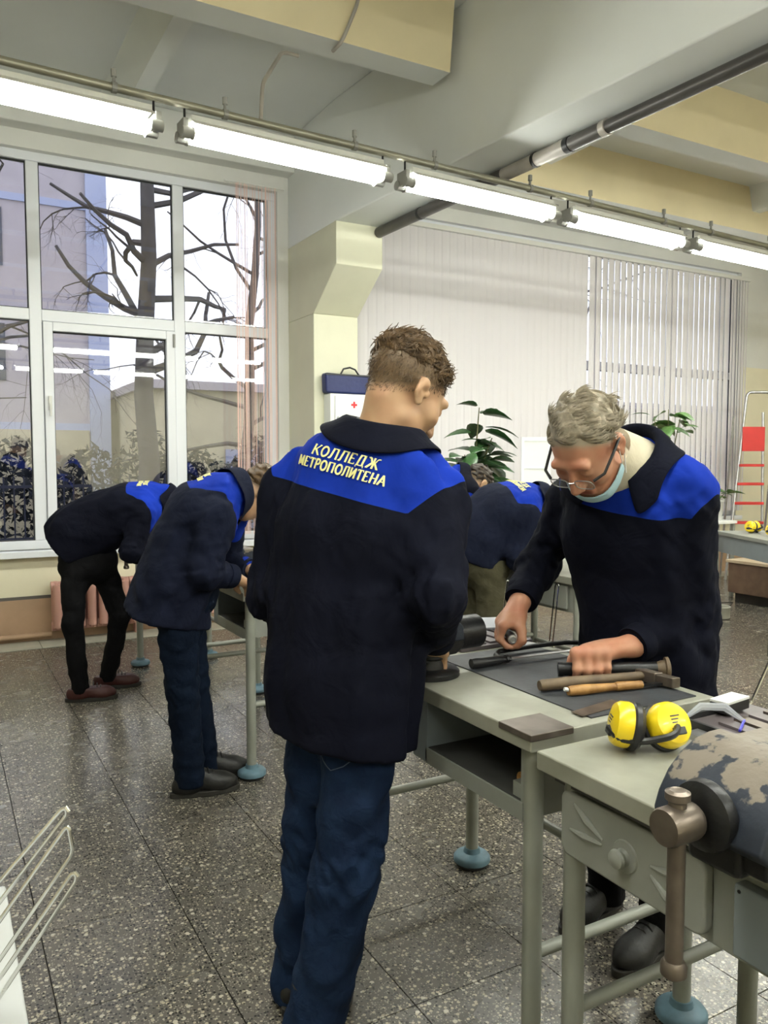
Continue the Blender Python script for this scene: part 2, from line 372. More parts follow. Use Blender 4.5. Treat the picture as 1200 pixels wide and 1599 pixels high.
# --- drain pipe along the beam
def pp_(y): return V(yb(y, 3.36, 3.20), y, 3.266)
dp = thing('drain_pipe', (3.2, 5.7, 3.2), 'long dark drain pipe hung under the ceiling beam', 'pipe')
MB().cyl(pp_(5.80), pp_(4.25), 0.042, n=20).build('pipe_section', 'pipe_dark', dp, smooth=True)
MB().cyl(pp_(4.25), pp_(3.70), 0.042, n=20).build('pipe_section', 'pipe_pale', dp, smooth=True)  # pale colour stands in for the lamp light on this stretch
MB().cyl(pp_(3.70), pp_(3.38), 0.042, n=20).build('pipe_section', 'pipe_dark', dp, smooth=True)
MB().cyl(pp_(3.38), pp_(-4.15), 0.038, n=20).build('pipe_section', 'pipe_dark', dp, smooth=True)
for y_ in (3.70, 3.66, 3.38): MB().cyl(pp_(y_ + .03), pp_(y_ - .01), 0.046, n=20).build('coupling', 'pipe_pale' if y_ != 3.66 else 'black_metal', dp, smooth=True)
for y_ in (3.95, 2.2, 5.2): MB().cyl(pp_(y_ + .012), pp_(y_ - 0.012), 0.045, n=20).cyl(pp_(y_), pp_(y_) + V(0, 0, 0.07), 0.007, n=8).build('clamp', 'black_metal', dp)

# --- fluorescent lamp rows on their conduit
def lamp_row(xa, ya, xb, yb_, n0, n1, zc, lab, vis):
    d = nrm(V(xb - xa, yb_ - ya, 0)); side = V(-d[1], d[0], 0)
    a = V(xa, ya, zc)
    L0, st = 1.235, 1.33
    cond = thing('conduit', tuple(a), lab[0], 'pipe')
    s0, s1 = n0 * st - .1, n1 * st + .1
    MB().cyl(a + d * s0, a + d * s1, 0.02, n=12).build('conduit_tube', 'conduit', cond, smooth=True)
    for k in range(n0, n1):
        for t in (0.22, 0.80):
            q = a + d * ((k + t) * st)
            MB().cyl(q - d * .012, q + d * .012, 0.026, n=12).cyl(q, q + V(0, 0, .075), 0.008, n=8).cyl(q + V(0, 0, .05), q + V(0, 0, .085), 0.014, n=8).build('pipe_clip', 'holder_grey', cond)
    for k in range(n0, n1):
        c0 = a + d * (k * st + (st - L0) / 2) + V(0, 0, -0.15); c1 = c0 + d * L0
        lm = thing('fluorescent_lamp', tuple((c0 + c1) / 2), lab[1][k - n0] if lab[1] else lab[2], 'lamp', lab[3])
        MB().obox((c0 + c1) / 2 + V(0, 0, .075), d, side, (0, 0, 1), L0 / 2 - .05, .05, .018).build('housing', 'fixture_white', lm, bevel=0.004)
        MB().prism([(c0 + d * .05 + side * s_ + V(0, 0, h)) for s_, h in ((-.10, .03), (-.05, .062), (.05, .062), (.10, .03), (.10, .034), (.05, .066), (-.05, .066), (-.10, .034))], d * (L0 - .10)).build('reflector', 'fixture_white', lm)
        for sd in (-1, 1):
            off = side * (.045 * sd)
            MB().cyl(c0 + off + d * .035, c1 + off - d * .035, 0.021, n=14).build('tube', 'tube_light', lm, smooth=True)
            for e, dd in ((c0, d), (c1, -d)):
                MB().cyl(e + off, e + off + dd * .05, 0.028, n=14).cyl(e + off + dd * .05, e + off + dd * .06, 0.031, n=14).build('lamp_holder', 'holder_grey', lm, smooth=True)
        for e, dd in ((c0, d), (c1, -d)):
            MB().obox(e + dd * .02 + V(0, 0, .03), d, side, (0, 0, 1), .014, .05, .04).build('end_bracket', 'holder_grey', lm, bevel=0.003)
            MB().cyl(e + dd * .03 + V(0, 0, .07), e + dd * .03 + V(0, 0, .15), .006, n=8).build('hanger', 'black_metal', lm)
lamp_row(-0.26, 4.02, 6.158, 4.36, 0, 7, 3.20,
         ('thin pipe carrying the row of lamps below the ceiling', ['leftmost lit fluorescent lamp above the big window', 'lit fluorescent lamp above the column side of the window', 'lit fluorescent lamp crossing under the ceiling beam', 'lit fluorescent lamp above the closed blinds, right of the drain pipe', 'lit fluorescent lamp at the right edge above the open blinds', 'lit fluorescent lamp of the window row beyond the right edge', 'lit fluorescent lamp of the window row beyond the right edge'], '', 'lamps in the window row'), True)
lamp_row(-0.13, 0.85, 6.1, 0.85, -1, 6, 3.215, ('thin pipe carrying the lamp row behind the camera', None, 'lit fluorescent lamp in the row behind the camera, mirrored in the window', 'lamps in the rear rows'), False)
lamp_row(-0.13, -2.0, 6.1, -2.0, -1, 6, 3.215, ('thin pipe carrying the last lamp row by the rear wall', None, 'lit fluorescent lamp in the row behind the camera, mirrored in the window', 'lamps in the rear rows'), False)

# --- thin cable conduits on the ribs
def fillet(pts, r=0.06, n=5):
    out = [V(pts[0])]
    for i in range(1, len(pts) - 1):
        p, a, b = V(pts[i]), V(pts[i - 1]), V(pts[i + 1]); u = nrm(a - p); w = nrm(b - p)
        for k in range(n + 1):
            t = k / n; out.append((1 - t) ** 2 * (p + u * r) + 2 * t * (1 - t) * p + t * t * (p + w * r))
    return out + [V(pts[-1])]
tag(MB().tube(fillet([(1.56, 4.12, 3.22), (1.58, 4.14, 3.42), (1.84, 4.50, 3.80), (1.95, 4.52, 3.81)]), 0.011, 8).build('cable_pipe', 'pipe_pale', smooth=True), 'short bent cable pipe rising from the lamp row', 'pipe')
tag(MB().tube(fillet([(2.10, 4.36, 3.805), (2.10, 4.24, 3.805), (2.20, 4.225, 4.05), (2.20, 4.20, 4.22)]), 0.011, 8).build('cable_pipe', 'pipe_pale', smooth=True), 'bent cable pipe running down the yellow ceiling rib', 'pipe')

# --- blinds over the right window
bl = thing('vertical_blind', (3.5, 6.66, 3.74), 'pale vertical slat blind covering the right window', 'blind')
MB().box((3.44, 6.63, 3.655), (8.98, 6.69, 3.70)).build('head_rail', 'fixture_white', bl, bevel=0.004)
sm = MB(); w = 0.052
for k, (u, dv) in enumerate(((-w, .006), (-w * .33, 0), (w * .33, 0), (w, .006))): pass
pr = [(-w, .006), (-w * .4, -.001), (w * .4, -.001), (w, .006)]
sv = [(u, v_, z) for z in (-2.86, 0) for u, v_ in pr] + [(u, v_ + .0012, z) for z in (-2.86, 0) for u, v_ in pr]
sf = [(i, i + 1, i + 5, i + 4) for i in range(3)] + [(8 + i + 1, 8 + i, 8 + i + 4, 8 + i + 5) for i in range(3)] + [(0, 4, 12, 8), (7, 3, 11, 15), (4, 5, 13, 12), (5, 6, 14, 13), (6, 7, 15, 14), (1, 0, 8, 9), (2, 1, 9, 10), (3, 2, 10, 11)]
slat = None; random.seed(4)
def add_slat(x, ang):
    global slat
    if slat is None:
        s = MB().add([(p[0] + 3.5, p[1] + 6.66, p[2] + 3.74) for p in sv], sf); slat = s.build('slat', 'slat_fabric', bl); c = slat
    else: c = slat.copy(); COL.objects.link(c)
    c.location = (x - 3.5, 0, -0.088); c.rotation_euler = (0, 0, ang)
x = 3.50
while x < 6.30: add_slat(x, math.radians(-7 + random.uniform(-2, 2))); x += 0.091
x = 6.36
while x < 8.62: add_slat(x, math.radians(11 + random.uniform(-5, 5))); x += 0.093
while x < 8.97: add_slat(x, math.radians(25 + random.uniform(-8, 8))); x += 0.055

# --- salmon thread curtain at the right end of the left window
cu = thing('thread_curtain', (2.45, 6.69, 3.76), 'salmon thread curtain gathered beside the column', 'curtain')
MB().cyl((2.2, 6.69, 3.785), (2.74, 6.69, 3.785), 0.008, n=8).build('curtain_rod', 'fixture_white', cu)
M['thread_salmon'] = mat('thread_salmon', (0.90, 0.60, 0.50), 0.8); M['thread_pale'] = mat('thread_pale', (0.85, 0.75, 0.78), 0.8)
th = MB(); tp = MB()
for k in range(70):
    u = random.random(); x = 2.66 - 0.36 * u ** 1.2; yj = 6.69 + random.uniform(-.02, .02)
    (th if random.random() < 0.75 else tp).cyl((x, yj, 3.78), (x + random.uniform(-.012, .012), yj, 0.78), 0.0013, n=3, caps=False)
a_ = th.build('threads', 'thread_salmon', cu); a_['kind'] = 'stuff'
a_ = tp.build('threads', 'thread_pale', cu); a_['kind'] = 'stuff'

# --- radiator
ra = thing('radiator', (1.05, 6.7, 0.08), 'pink cast iron radiator under the window', 'radiator')
for k in range(9):
    x = 0.80 + k * 0.085
    s = MB()
    s.box((x - .012, 6.64, .10), (x + .012, 6.76, .47)); s.cyl((x, 6.64, .12), (x, 6.64, .45), .034, n=12).cyl((x, 6.75, .12), (x, 6.75, .45), .034, n=12)
    s.cyl((x - .04, 6.70, .44), (x + .04, 6.70, .44), .036, n=12).cyl((x - .04, 6.70, .12), (x + .04, 6.70, .12), .036, n=12)
    s.build('section', 'pink_iron', ra, smooth=True)
MB().cyl((1.50, 6.70, .12), (2.75, 6.70, .12), .016, n=10).build('supply_pipe', 'pink_iron', ra, smooth=True)
MB().box((0.9, 6.70, 0.0), (0.92, 6.78, .10)).box((1.4, 6.70, 0.0), (1.42, 6.78, .10)).build('bracket', 'pink_iron', ra)
hp = thing('heating_pipe', (1.5, 6.72, 0.0), 'low heating pipe along the window wall', 'pipe')
MB().cyl((-2.9, 6.74, .055), (0.76, 6.74, .055), .02, n=10).build('pipe_run', 'tan_dado', hp, smooth=True)

# --- first aid cabinet on the column with a navy bag on it
ca = thing('first_aid_cabinet', (3.1, 6.2, 1.50), 'white first aid cabinet with red cross on the column', 'cabinet')
MB().box((2.91, 6.12, 1.50), (3.30, 6.248, 1.985)).build('cabinet_body', 'white_paint', ca, bevel=0.004)
d_ = MB().box((2.95, 6.105, 1.52), (3.29, 6.12, 1.97)).build('door', 'white_paint', ca, bevel=0.004)
cr = MB().box((3.10, 6.102, 1.885), (3.155, 6.105, 1.903)).box((3.119, 6.1015, 1.867), (3.136, 6.105, 1.921)); cr.build('red_cross', 'cross_red', d_)
MB().lathe((2.975, 6.105, 1.78), (0, -1, 0), [(.012, 0), (.012, .006), (.006, .01)], 12).build('lock', 'steel', d_)
ba = thing('tool_bag', (3.1, 6.18, 1.985), 'flat navy bag with black handle on the first aid cabinet', 'bag')
poly = [(2.88, 6.13, 1.99), (3.31, 6.13, 1.985), (3.29, 6.13, 2.06), (3.325, 6.13, 2.145), (2.875, 6.13, 2.16)]
MB().prism(poly, (0, .10, 0)).build('bag_body', 'navy_nylon', ba, bevel=0.02)
MB().box((2.875, 6.125, 2.14), (3.325, 6.135, 2.152)).build('zip_edge', 'black_plastic', ba)
MB().tube([(3.03, 6.17, 2.15), (3.06, 6.17, 2.20), (3.12, 6.17, 2.215), (3.17, 6.17, 2.20), (3.21, 6.17, 2.15)], .008, 8).build('bag_handle', 'black_plastic', ba, smooth=True)

# --- world outside: ground, building, fence, trees
M['grass'] = mat('grass', (0.035, 0.05, 0.03), 0.95, vscale=3, col2=(0.07, 0.065, 0.05), bump=0.6, bscale=14)
M['facade'] = mat('facade', (0.42, 0.38, 0.40), 0.9, var=0.06, vscale=1.5)
M['facade_band'] = mat('facade_band', (0.36, 0.40, 0.55), 0.8)
M['far_glass'] = mat('far_glass', (0.05, 0.06, 0.09), 0.1)
M['bark'] = mat('bark', (0.055, 0.048, 0.05), 0.9, var=0.25, vscale=8)
M['iron'] = mat('iron', (0.02, 0.022, 0.04), 0.6)
M['hedge'] = mat('hedge', (0.016, 0.020, 0.024), 0.9, vscale=6, col2=(0.008, 0.010, 0.014))
struct(MB().box((-40, YW + 0.36, -1.2), (60, 70, -0.7)).build('ground_outside', 'grass'))
bd = thing('apartment_building', (-2, 24, -0.7), 'pale grey apartment block behind the trees outside', 'building')
MB().box((-14, 22, -0.7), (4.0, 30, 14)).build('wall', 'facade', bd)
for z in (2.2, 5.0, 7.8): MB().box((-14.02, 21.95, z), (4.02, 22.0, z + 0.18)).build('floor_band', 'facade_band', bd)
MB().box((3.55, 21.9, -0.7), (4.06, 22.0, 14)).build('corner_strip', 'facade_band', bd)
for i in range(5):
    for j in range(4):
        x0 = -12.5 + i * 3.2; z0 = 0.6 + j * 2.8
        MB().box((x0, 21.96, z0), (x0 + 1.3, 22.0, z0 + 1.4)).build('window', 'far_glass', bd)
fe = thing('iron_fence', (2, 14, -0.7), 'dark iron fence across the yard outside', 'fence')
for z in (0.05, 0.95): MB().box((-6, 14.98, z), (12, 15.02, z + .05)).build('rail', 'iron', fe)
pk = None
for k in range(75):
    x = -3 + k * 0.16
    if pk is None: pk = MB().box((x - .012, 14.985, -0.7), (x + .012, 15.015, 1.15)).build('picket', 'iron', fe); x00 = x; base = pk
    else: c = pk.copy(); COL.objects.link(c); c.location = (x - x00, 0, 0)
random.seed(11)
def tree(name, base, h, r, label, seed, lean=(0, 0), nb=11, maxd=4, low=0.25):
    random.seed(seed); t = thing(name, base, label, 'tree', 'bare trees outside')
    b = V(base); tr = MB(); top = b + V(lean[0], lean[1], h)
    pts = [b + (top - b) * k / 8 + V(random.uniform(-.05, .05), random.uniform(-.05, .05), 0) * (k > 0) for k in range(9)]
    tr.tube(pts, [r * (1 - .6 * k / 8) for k in range(9)], 10); tr.build('trunk', 'bark', t, smooth=True)
    br = MB(); cnt = [0]; lim = [0]
    def grow(p, d, L, rad, depth):
        if cnt[0] > lim[0]: return
        n = 5; q = V(p); path = [q]; dd = nrm(d)
        for k in range(n):
            dd = nrm(dd + V(random.gauss(0, .22), random.gauss(0, .22), random.gauss(0.02 if depth < 2 else -.10, .20)))
            q = q + dd * L / n; path.append(q)
        cnt[0] += n
        br.tube(path, [rad * (1 - .6 * k / n) for k in range(n + 1)], 5 if depth < 2 else 3)
        if depth < maxd:
            for k in range(random.randint(3, 6)):
                i = random.randint(1, n); u = nrm(dd + V(random.gauss(0, .75), random.gauss(0, .75), random.gauss(0, .6)))
                grow(path[i], u, L * random.uniform(.45, .72), rad * .45 * (1.15 - .1 * i), depth + 1)
    for k in range(nb):
        lim[0] = cnt[0] + 420; f = low + (0.97 - low) * (k + .5) / nb; p = b + (top - b) * f; a = random.uniform(0, 2 * PI) if k % 3 else random.choice((0.1, PI - .1, PI + .3, -.3))
        grow(p, V(math.cos(a), .55 * math.sin(a), random.uniform(.1, .9)), random.uniform(1.5, 3.0), r * .42 * (1.1 - .6 * f), 1)
    br.build('branches', 'bark', t, smooth=False)
tree('bare_tree', (2.95, 13.0, -0.72), 8.5, 0.19, 'bare tree with thick upright trunk outside the big window', 3, (0.06, 0), 17, 5, .40)
tree('bare_tree', (-0.2, 12.0, -0.72), 7.5, 0.12, 'leaning bare tree at the left edge of the window', 8, (-1.6, 0.2), 12, 5, .30)
tree('bare_tree', (5.0, 14.5, -0.72), 7.5, 0.13, 'bare twiggy tree seen through the thread curtain', 21, (0.5, 0.2), 15, 5, .25)
tree('bare_tree', (11.5, 14.0, -0.72), 8.0, 0.14, 'bare tree seen dimly through the open blinds', 5, (0.3, 0), 10, 3, .25)
lb = thing('reflection_block', (4, 19, -0.7), 'added low cream block outside, coloured like the wall reflection in the panes', 'building')
M['cream_reflection'] = mat('cream_reflection', (0.46, 0.41, 0.28), 0.9, var=0.08, vscale=1.2)  # added block: its cream imitates the interior wall reflected in the panes
MB().box((4.3, 19.0, -0.7), (34, 24, 3.1)).build('wall', 'cream_reflection', lb)
MB().box((4.2, 18.8, 3.1), (34.1, 24.2, 3.3)).build('roof_slab', 'facade', lb)
for k in range(5): MB().box((6.2 + k * 4, 18.96, -0.7), (8.6 + k * 4, 19.0, 1.7)).build('block_door', 'facade_band', lb)
MB().box((-13.9, 21.85, -0.7), (3.5, 21.95, 2.2)).build('reflection_strip', 'cream_reflection', bd)  # added strip carrying the reflected cream tone further left
hd = MB(); random.seed(2)
hb_ = thing('hedge', (3, 17, -0.7), 'dark hedge of shrubs beyond the fence outside', 'hedge')
rg = np.random.RandomState(3); NH = 22000
hx = rg.uniform(-6, 24, NH); hz = -0.7 + (2.35 + .25 * np.sin(hx * 2.1) + .2 * np.sin(hx * 5.3)) * rg.rand(NH) ** .6; hy = 17 + rg.uniform(-.7, .7, NH)
hv = (np.stack([hx, hy, hz], 1)[:, None, :] + rg.normal(size=(NH, 3, 3)) * rg.uniform(.035, .08, NH)[:, None, None]).reshape(-1, 3)
h_ = rawmesh('foliage', hv, np.arange(NH * 3).reshape(-1, 3), 'hedge', hb_, smooth=False); h_['kind'] = 'stuff'
# ------------------------------------------------------------------ workbenches
HB = 0.845
def leg(root, x, y, z1, r=0.022, foot=True, sq=False):
    l = MB().cyl((x, y, 0.02), (x, y, z1), r, n=18).build('leg', 'leg_paint', root, smooth=True)
    if foot:
        MB().lathe((x, y, 0.012), (0, 0, 1), [(.058, 0), (.064, .004), (.064, .018), (.058, .026), (.030, .034), (.026, .05)], 28).build('foot_disc', 'foot_blue', l, smooth=True)
        MB().lathe((x, y, 0.0), (0, 0, 1), [(.054, 0), (.056, .006), (.054, .0125)], 24).build('foot_pad', 'foot_rubber', l)
    return l
def bench(x0, x1, y0, y1, label, style, top='bench_top', legs=None):
    root = thing('workbench', ((x0 + x1) / 2, (y0 + y1) / 2, 0), label, 'workbench', 'workbenches')
    MB().box((x0, y0, HB - .038), (x1, y1, HB)).build('bench_top', top, root, bevel=0.004)
    lx0, lx1, ly0, ly1 = x0 + .05, x1 - .035, y0 + .05, y1 - .06
    for x in (lx0, lx1):
        for y in (ly0, ly1):
            if legs is None or (x == lx0, y == ly0) in legs: leg(root, x, y, HB - .038)
    for y in (ly0, ly1): MB().cyl((lx0, y, .33), (lx1, y, .33), .014, n=14).build('cross_tube', 'leg_paint', root, smooth=True)
    MB().cyl((lx1, ly0, .30), (lx1, ly1, .30), .014, n=14).build('long_tube', 'leg_paint', root, smooth=True)
    zb, zt = HB - .185, HB - .038
    fx = x0 + .035
    if style == 'shelf':
        a, b = y0 + .075, y0 + .455          # opening of the missing drawer
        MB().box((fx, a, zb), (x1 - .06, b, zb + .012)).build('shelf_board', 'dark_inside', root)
        MB().box((fx - .004, a - .01, zb - .032), (fx + .012, b + .01, zb + .010)).build('shelf_edge', 'bench_paint', root, bevel=0.002)
        MB().box((fx, a - .012, zb - .03), (x1 - .06, a, zt)).build('side_panel', 'bench_paint', root)
        MB().box((fx - .004, b, zb - .03), (x1 - .06, b + .07, zt)).build('side_panel', 'blue_grey_paint', root, bevel=0.003)
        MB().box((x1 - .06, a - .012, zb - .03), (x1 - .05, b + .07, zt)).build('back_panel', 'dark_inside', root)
        MB().box((fx + .006, a + .002, zb + .012), (fx + .03, a + .035, zb + .045)).box((fx + .03, a + .004, zb + .012), (fx + .3, a + .008, zb + .045)).build('runner', 'bench_paint', root)
    elif style == 'drawer':
        MB().box((fx + .012, y0 + .03, zb - .02), (x1 - .05, y1 - .03, zt)).build('carcass', 'bench_paint', root, bevel=0.003)
    elif style == 'plain':
        MB().box((fx, y0 + .03, zb), (x1 - .03, y1 - .03, zt)).build('apron', 'bench_paint', root, bevel=0.003)
        MB().box((fx - .016, y0 + .10, zb + .015), (fx - .001, y0 + .46, zt - .012)).build('drawer_front', 'drawer_paint', root, bevel=0.004)
    return root
# middle bench
b1 = bench(1.07, 1.645, 1.28, 2.30, 'grey steel workbench with open shelf between student and teacher', 'shelf')
MB().box((1.066, 1.276, HB - .012), (1.185, 1.388, HB + .003)).build('corner_plate', 'plate_steel', b1, bevel=0.002)
MB().box((1.06, 1.74, HB - .036), (1.07, 1.775, HB - .010)).build('edge_clip', 'black_metal', b1)
# front bench with drawer
b2 = bench(1.026, 1.655, 0.05, 1.212, 'grey steel workbench with embossed drawer in the foreground', 'drawer', legs=[(True, False), (False, False), (True, True), (False, True)])
leg(b2, 1.08, 0.70, HB - .19); leg(b2, 1.60, 0.70, HB - .19)
MB().cyl((1.08, 0.74, .33), (1.60, 0.74, .33), .014, n=14).build('cross_tube', 'leg_paint', b2, smooth=True)
dx = 1.052
def rrect(y0, y1, z0, z1, r, n=6):
    out = []
    for cy, cz, a0 in ((y1 - r, z1 - r, 0), (y0 + r, z1 - r, 90), (y0 + r, z0 + r, 180), (y1 - r, z0 + r, 270)):
        for k in range(n + 1):
            a = math.radians(a0 + 90 * k / n); out.append((cy + r * math.cos(a), cz + r * math.sin(a)))
    return out
DY0, DY1, DZ0, DZ1 = 0.828, 1.168, 0.652, 0.782
dr = MB().prism([(dx, y, z) for y, z in rrect(DY0, DY1, DZ0, DZ1, .022)], (.022, 0, 0)).build('drawer', 'drawer_paint', b2, bevel=0.006)
MB().lathe((dx, .998, .716), (-1, 0, 0), [(.030, 0), (.028, .003), (.016, .005), (.012, .010), (.015, .016), (.018, .020), (.016, .026), (.008, .030), (.001, .031)], 24).build('knob', 'drawer_paint', dr, smooth=True)
for (ya, za), (yb2, zb2) in (((1.13, .762), (1.055, .722)), ((1.14, .708), (1.055, .712)), ((.94, .724), (.868, .735)), ((.94, .708), (.868, .668))):
    MB().tube([(dx + .001, ya, za), (dx - .002, (ya + yb2) / 2, (za + zb2) / 2), (dx + .001, yb2, zb2)], [.003, .0075, .003], 8).build('pressed_rib', 'drawer_paint', dr, smooth=True)
MB().box((dx + .004, .80, DZ1 + .004), (dx + .012, 1.19, DZ1 + .018)).build('drawer_gap_shade', 'dark_inside', b2)  # dark strip painted as the shade in the gap above the drawer
MB().box((1.049, .40, .66), (1.075, .775, .775)).build('side_door', 'blue_grey_paint', b2, bevel=0.004)
MB().cyl((1.048, .765, .765), (1.05, .765, .765), .003, n=8).build('rivet', 'black_metal', b2)
# the further benches
b3 = bench(1.15, 1.72, 3.31, 4.38, 'grey workbench on round feet beside the bending student in jeans', 'shelf')
b4 = bench(1.15, 1.72, 4.55, 5.66, 'farthest grey workbench near the radiator', 'plain')
b5 = bench(2.72, 3.30, 2.92, 3.95, 'grey workbench behind the teacher, in front of the khaki trousers', 'plain')
b6 = bench(-0.45, 0.10, 2.45, 3.49, 'workbench at the left edge, only a blue foot disc in view', 'plain')
M['white_board'] = mat('white_board', (0.42, 0.43, 0.42), 0.5, var=0.04, vscale=9)
b7 = bench(-0.75, 0.066, 0.35, 1.172, 'pale topped bench in the lower left corner below the wire rack', 'plain', top='white_board')

# table on the right, turned out of the row
def rot2(p, c, a): x, y = p[0] - c[0], p[1] - c[1]; return (c[0] + x * math.cos(a) - y * math.sin(a), c[1] + x * math.sin(a) + y * math.cos(a))
rt_ = thing('side_table', (6.2, 4.2, 0), 'grey steel table with yellow earmuffs by the right wall', 'table')
d1 = nrm(V(-5.566 + 5.237, 3.669 - 4.326, 0)); d2 = V(-d1[1], d1[0], 0)     # along the visible edge, and away from it
if d2[0] < 0: d2 = -d2
A0 = V(5.60, 4.40, 0); LEN, WID = 1.5, 1.15
def tp_(u, v_, z): return A0 + d1 * u + d2 * v_ + V(0, 0, z)
MB().prism([tp_(0, 0, HB - .03), tp_(LEN, 0, HB - .03), tp_(LEN, WID, HB - .03), tp_(0, WID, HB - .03)], (0, 0, .03)).build('table_top', 'bench_paint', rt_, bevel=0.003)
MB().prism([tp_(.0, .02, HB - .17), tp_(LEN, .02, HB - .17), tp_(LEN, .04, HB - .17), tp_(.0, .04, HB - .17)], (0, 0, .14)).build('front_apron', 'blue_grey_paint', rt_)
MB().prism([tp_(.0, .04, HB - .17), tp_(.02, .04, HB - .17), tp_(.02, WID, HB - .17), tp_(.0, WID, HB - .17)], (0, 0, .14)).build('side_apron', 'blue_grey_paint', rt_)
for u, v_ in ((.15, .94), (LEN - .1, .94), (.12, .1), (LEN - .1, .1)):
    if (u, v_) == (.12, .1): continue
    q = tp_(u, v_, 0); MB().obox(q + V(0, 0, .335), d1, d2, (0, 0, 1), .05, .03, .335).build('leg', 'blue_grey_paint', rt_)
MB().obox(tp_(.15, .94, .17), d1, d2, (0, 0, 1), .07, .035, .008).obox(tp_(.15, .94, .27), d1, d2, (0, 0, 1), .07, .035, .008).build('leg_rung', 'black_metal', rt_)

# ------------------------------------------------------------------ vises
def worn(name):
    m = mat(name, (0.020, 0.024, 0.034), 0.45, 0.2, bump=0.12, bscale=45)
    nt = m.node_tree; b = nt.nodes['Principled BSDF']; tc = nt.nodes.new('ShaderNodeTexCoord')
    n = nt.nodes.new('ShaderNodeTexNoise'); n.inputs['Scale'].default_value = 26; n.inputs['Detail'].default_value = 8; nt.links.new(tc.outputs['Object'], n.inputs['Vector'])
    g = nt.nodes.new('ShaderNodeNewGeometry'); s = nt.nodes.new('ShaderNodeSeparateXYZ'); nt.links.new(tc.outputs['Object'], s.inputs[0])
    mr = nt.nodes.new('ShaderNodeMapRange'); mr.inputs[1].default_value = .105; mr.inputs[2].default_value = .175; mr.inputs[3].default_value = -.30; mr.inputs[4].default_value = .14; nt.links.new(s.outputs[2], mr.inputs[0])
    ad = nt.nodes.new('ShaderNodeMath'); ad.operation = 'ADD'; nt.links.new(n.outputs['Fac'], ad.inputs[0]); nt.links.new(mr.outputs[0], ad.inputs[1])
    r = nt.nodes.new('ShaderNodeValToRGB'); r.color_ramp.elements[0].position = .53; r.color_ramp.elements[0].color = (0.020, 0.026, 0.040, 1); r.color_ramp.elements[1].position = .57; r.color_ramp.elements[1].color = (.20, .17, .135, 1)
    nt.links.new(ad.outputs[0], r.inputs['Fac']); nt.links.new(r.outputs['Color'], b.inputs['Base Color'])
    return m
M['vise_worn'] = worn('vise_worn')
def make_vise(label, hang=0.16):
    # local frame: base centre at the origin, screw towards -x, jaws across y
    r = thing('bench_vise', (0, 0, 0), label, 'vise', 'bench vises')
    MB().lathe((0, 0, 0), (0, 0, 1), [(.085, 0), (.085, .012), (.078, .018), (.052, .022), (.048, .045), (.058, .052), (.058, .062)], 32).build('swivel_base', 'black_metal', r, smooth=True)
    MB().prism([(-.07, -.05, .055), (.06, -.05, .055), (.085, -.05, .075), (.09, -.05, .105), (-.05, -.05, .105)], (0, .10, 0)).build('vise_body', 'black_metal', r, bevel=0.008)
    fj = MB().prism([(-.055, -.085, .10), (.06, -.085, .10), (.055, -.085, .14), (.02, -.085, .168), (-.055, -.085, .168)], (0, .17, 0)).build('fixed_jaw', 'vise_worn', r, bevel=0.006)
    MB().cyl((.02, 0, .10), (.165, 0, .10), .046, n=28).build('rear_guide', 'black_metal', r, smooth=True, )
    # sliding jaw with its rounded shoulder
    pr_ = [(-.075, .075), (-.075, .165)] + [(-.075 - .015 - .135 * math.sin(a), .075 + .090 * (1 - .55 * (1 - math.cos(a)) * 1.35)) for a in [i * PI / 2 / 8 for i in range(9)]] + [(-.215, .075), (-.20, .06)]
    pr_ = [(-.075, .070), (-.075, .182), (-.10, .182), (-.13, .177), (-.16, .163), (-.185, .142), (-.203, .116), (-.213, .090), (-.190, .070)]
    MB().prism([(x, -.085, z) for x, z in pr_], (0, .17, 0)).build('sliding_jaw', 'vise_worn', r, bevel=0.005)
    MB().box((-.062, -.085, .130), (-.056, .085, .172)).box((-.074, -.085, .130), (-.068, .085, .170)).build('jaw_plates', 'steel', r, bevel=0.001)
    MB().obox((-.09, 0, .065), (1, 0, 0), (0, 1, 0), (0, 0, 1), .105, .042, .030).build('slide_bar', 'black_metal', r, bevel=0.01)
    MB().prism([(-.185, -.075, .045), (-.06, -.06, .03), (-.06, .06, .03), (-.185, .075, .045)], (0, 0, .045)).build('jaw_web', 'black_metal', r, bevel=0.006)
    MB().lathe((-.20, 0, .112), (-1, 0, 0), [(.045, 0), (.047, .006), (.045, .018), (.038, .022), (.028, .026)], 32).build('collar_ring', 'black_metal', r, smooth=True)
    sc = MB().lathe((-.22, 0, .112), (-1, 0, 0), [(.016, 0), (.016, .012), (.023, .014), (.025, .020), (.025, .062), (.023, .067), (.001, .068)], 28).build('screw_head', 'steel_brown', r, smooth=True)
    ha = MB().cyl((-.262, 0, .112 + .036), (-.262, 0, .112 - .20), .0115, n=18).lathe((-.262, 0, .112 - .202), (0, 0, 1), [(.013, 0), (.017, .004), (.017, .016), (.013, .022)], 20).lathe((-.262, 0, .112 + .030), (0, 0, 1), [(.012, 0), (.016, .003), (.016, .012), (.010, .015), (.006,.013)], 20)
    ha.build('handle_bar', 'steel_brown', r, smooth=True)
    return r
def place(o, loc, rz=0.0):
    o.location = loc; o.rotation_euler = (0, 0, rz)
v1 = make_vise('large worn black vise on the front bench, right edge'); place(v1, (1.075, .685, HB))
for lab, loc, rz in (('black vise at the standing student, hidden by his arm', (1.145, 1.80, HB + .001), 0.06), ('black vise on the left bench under the bending student', (1.27, 3.62, HB), 0.0),
                     ('black vise on the far bench under the farthest student', (1.27, 5.05, HB), 0.0), ('black vise on the bench behind the teacher', (2.84, 3.40, HB), 0.0)):
    c = copy_tree(v1); c['label'] = lab; place(c, loc, rz)

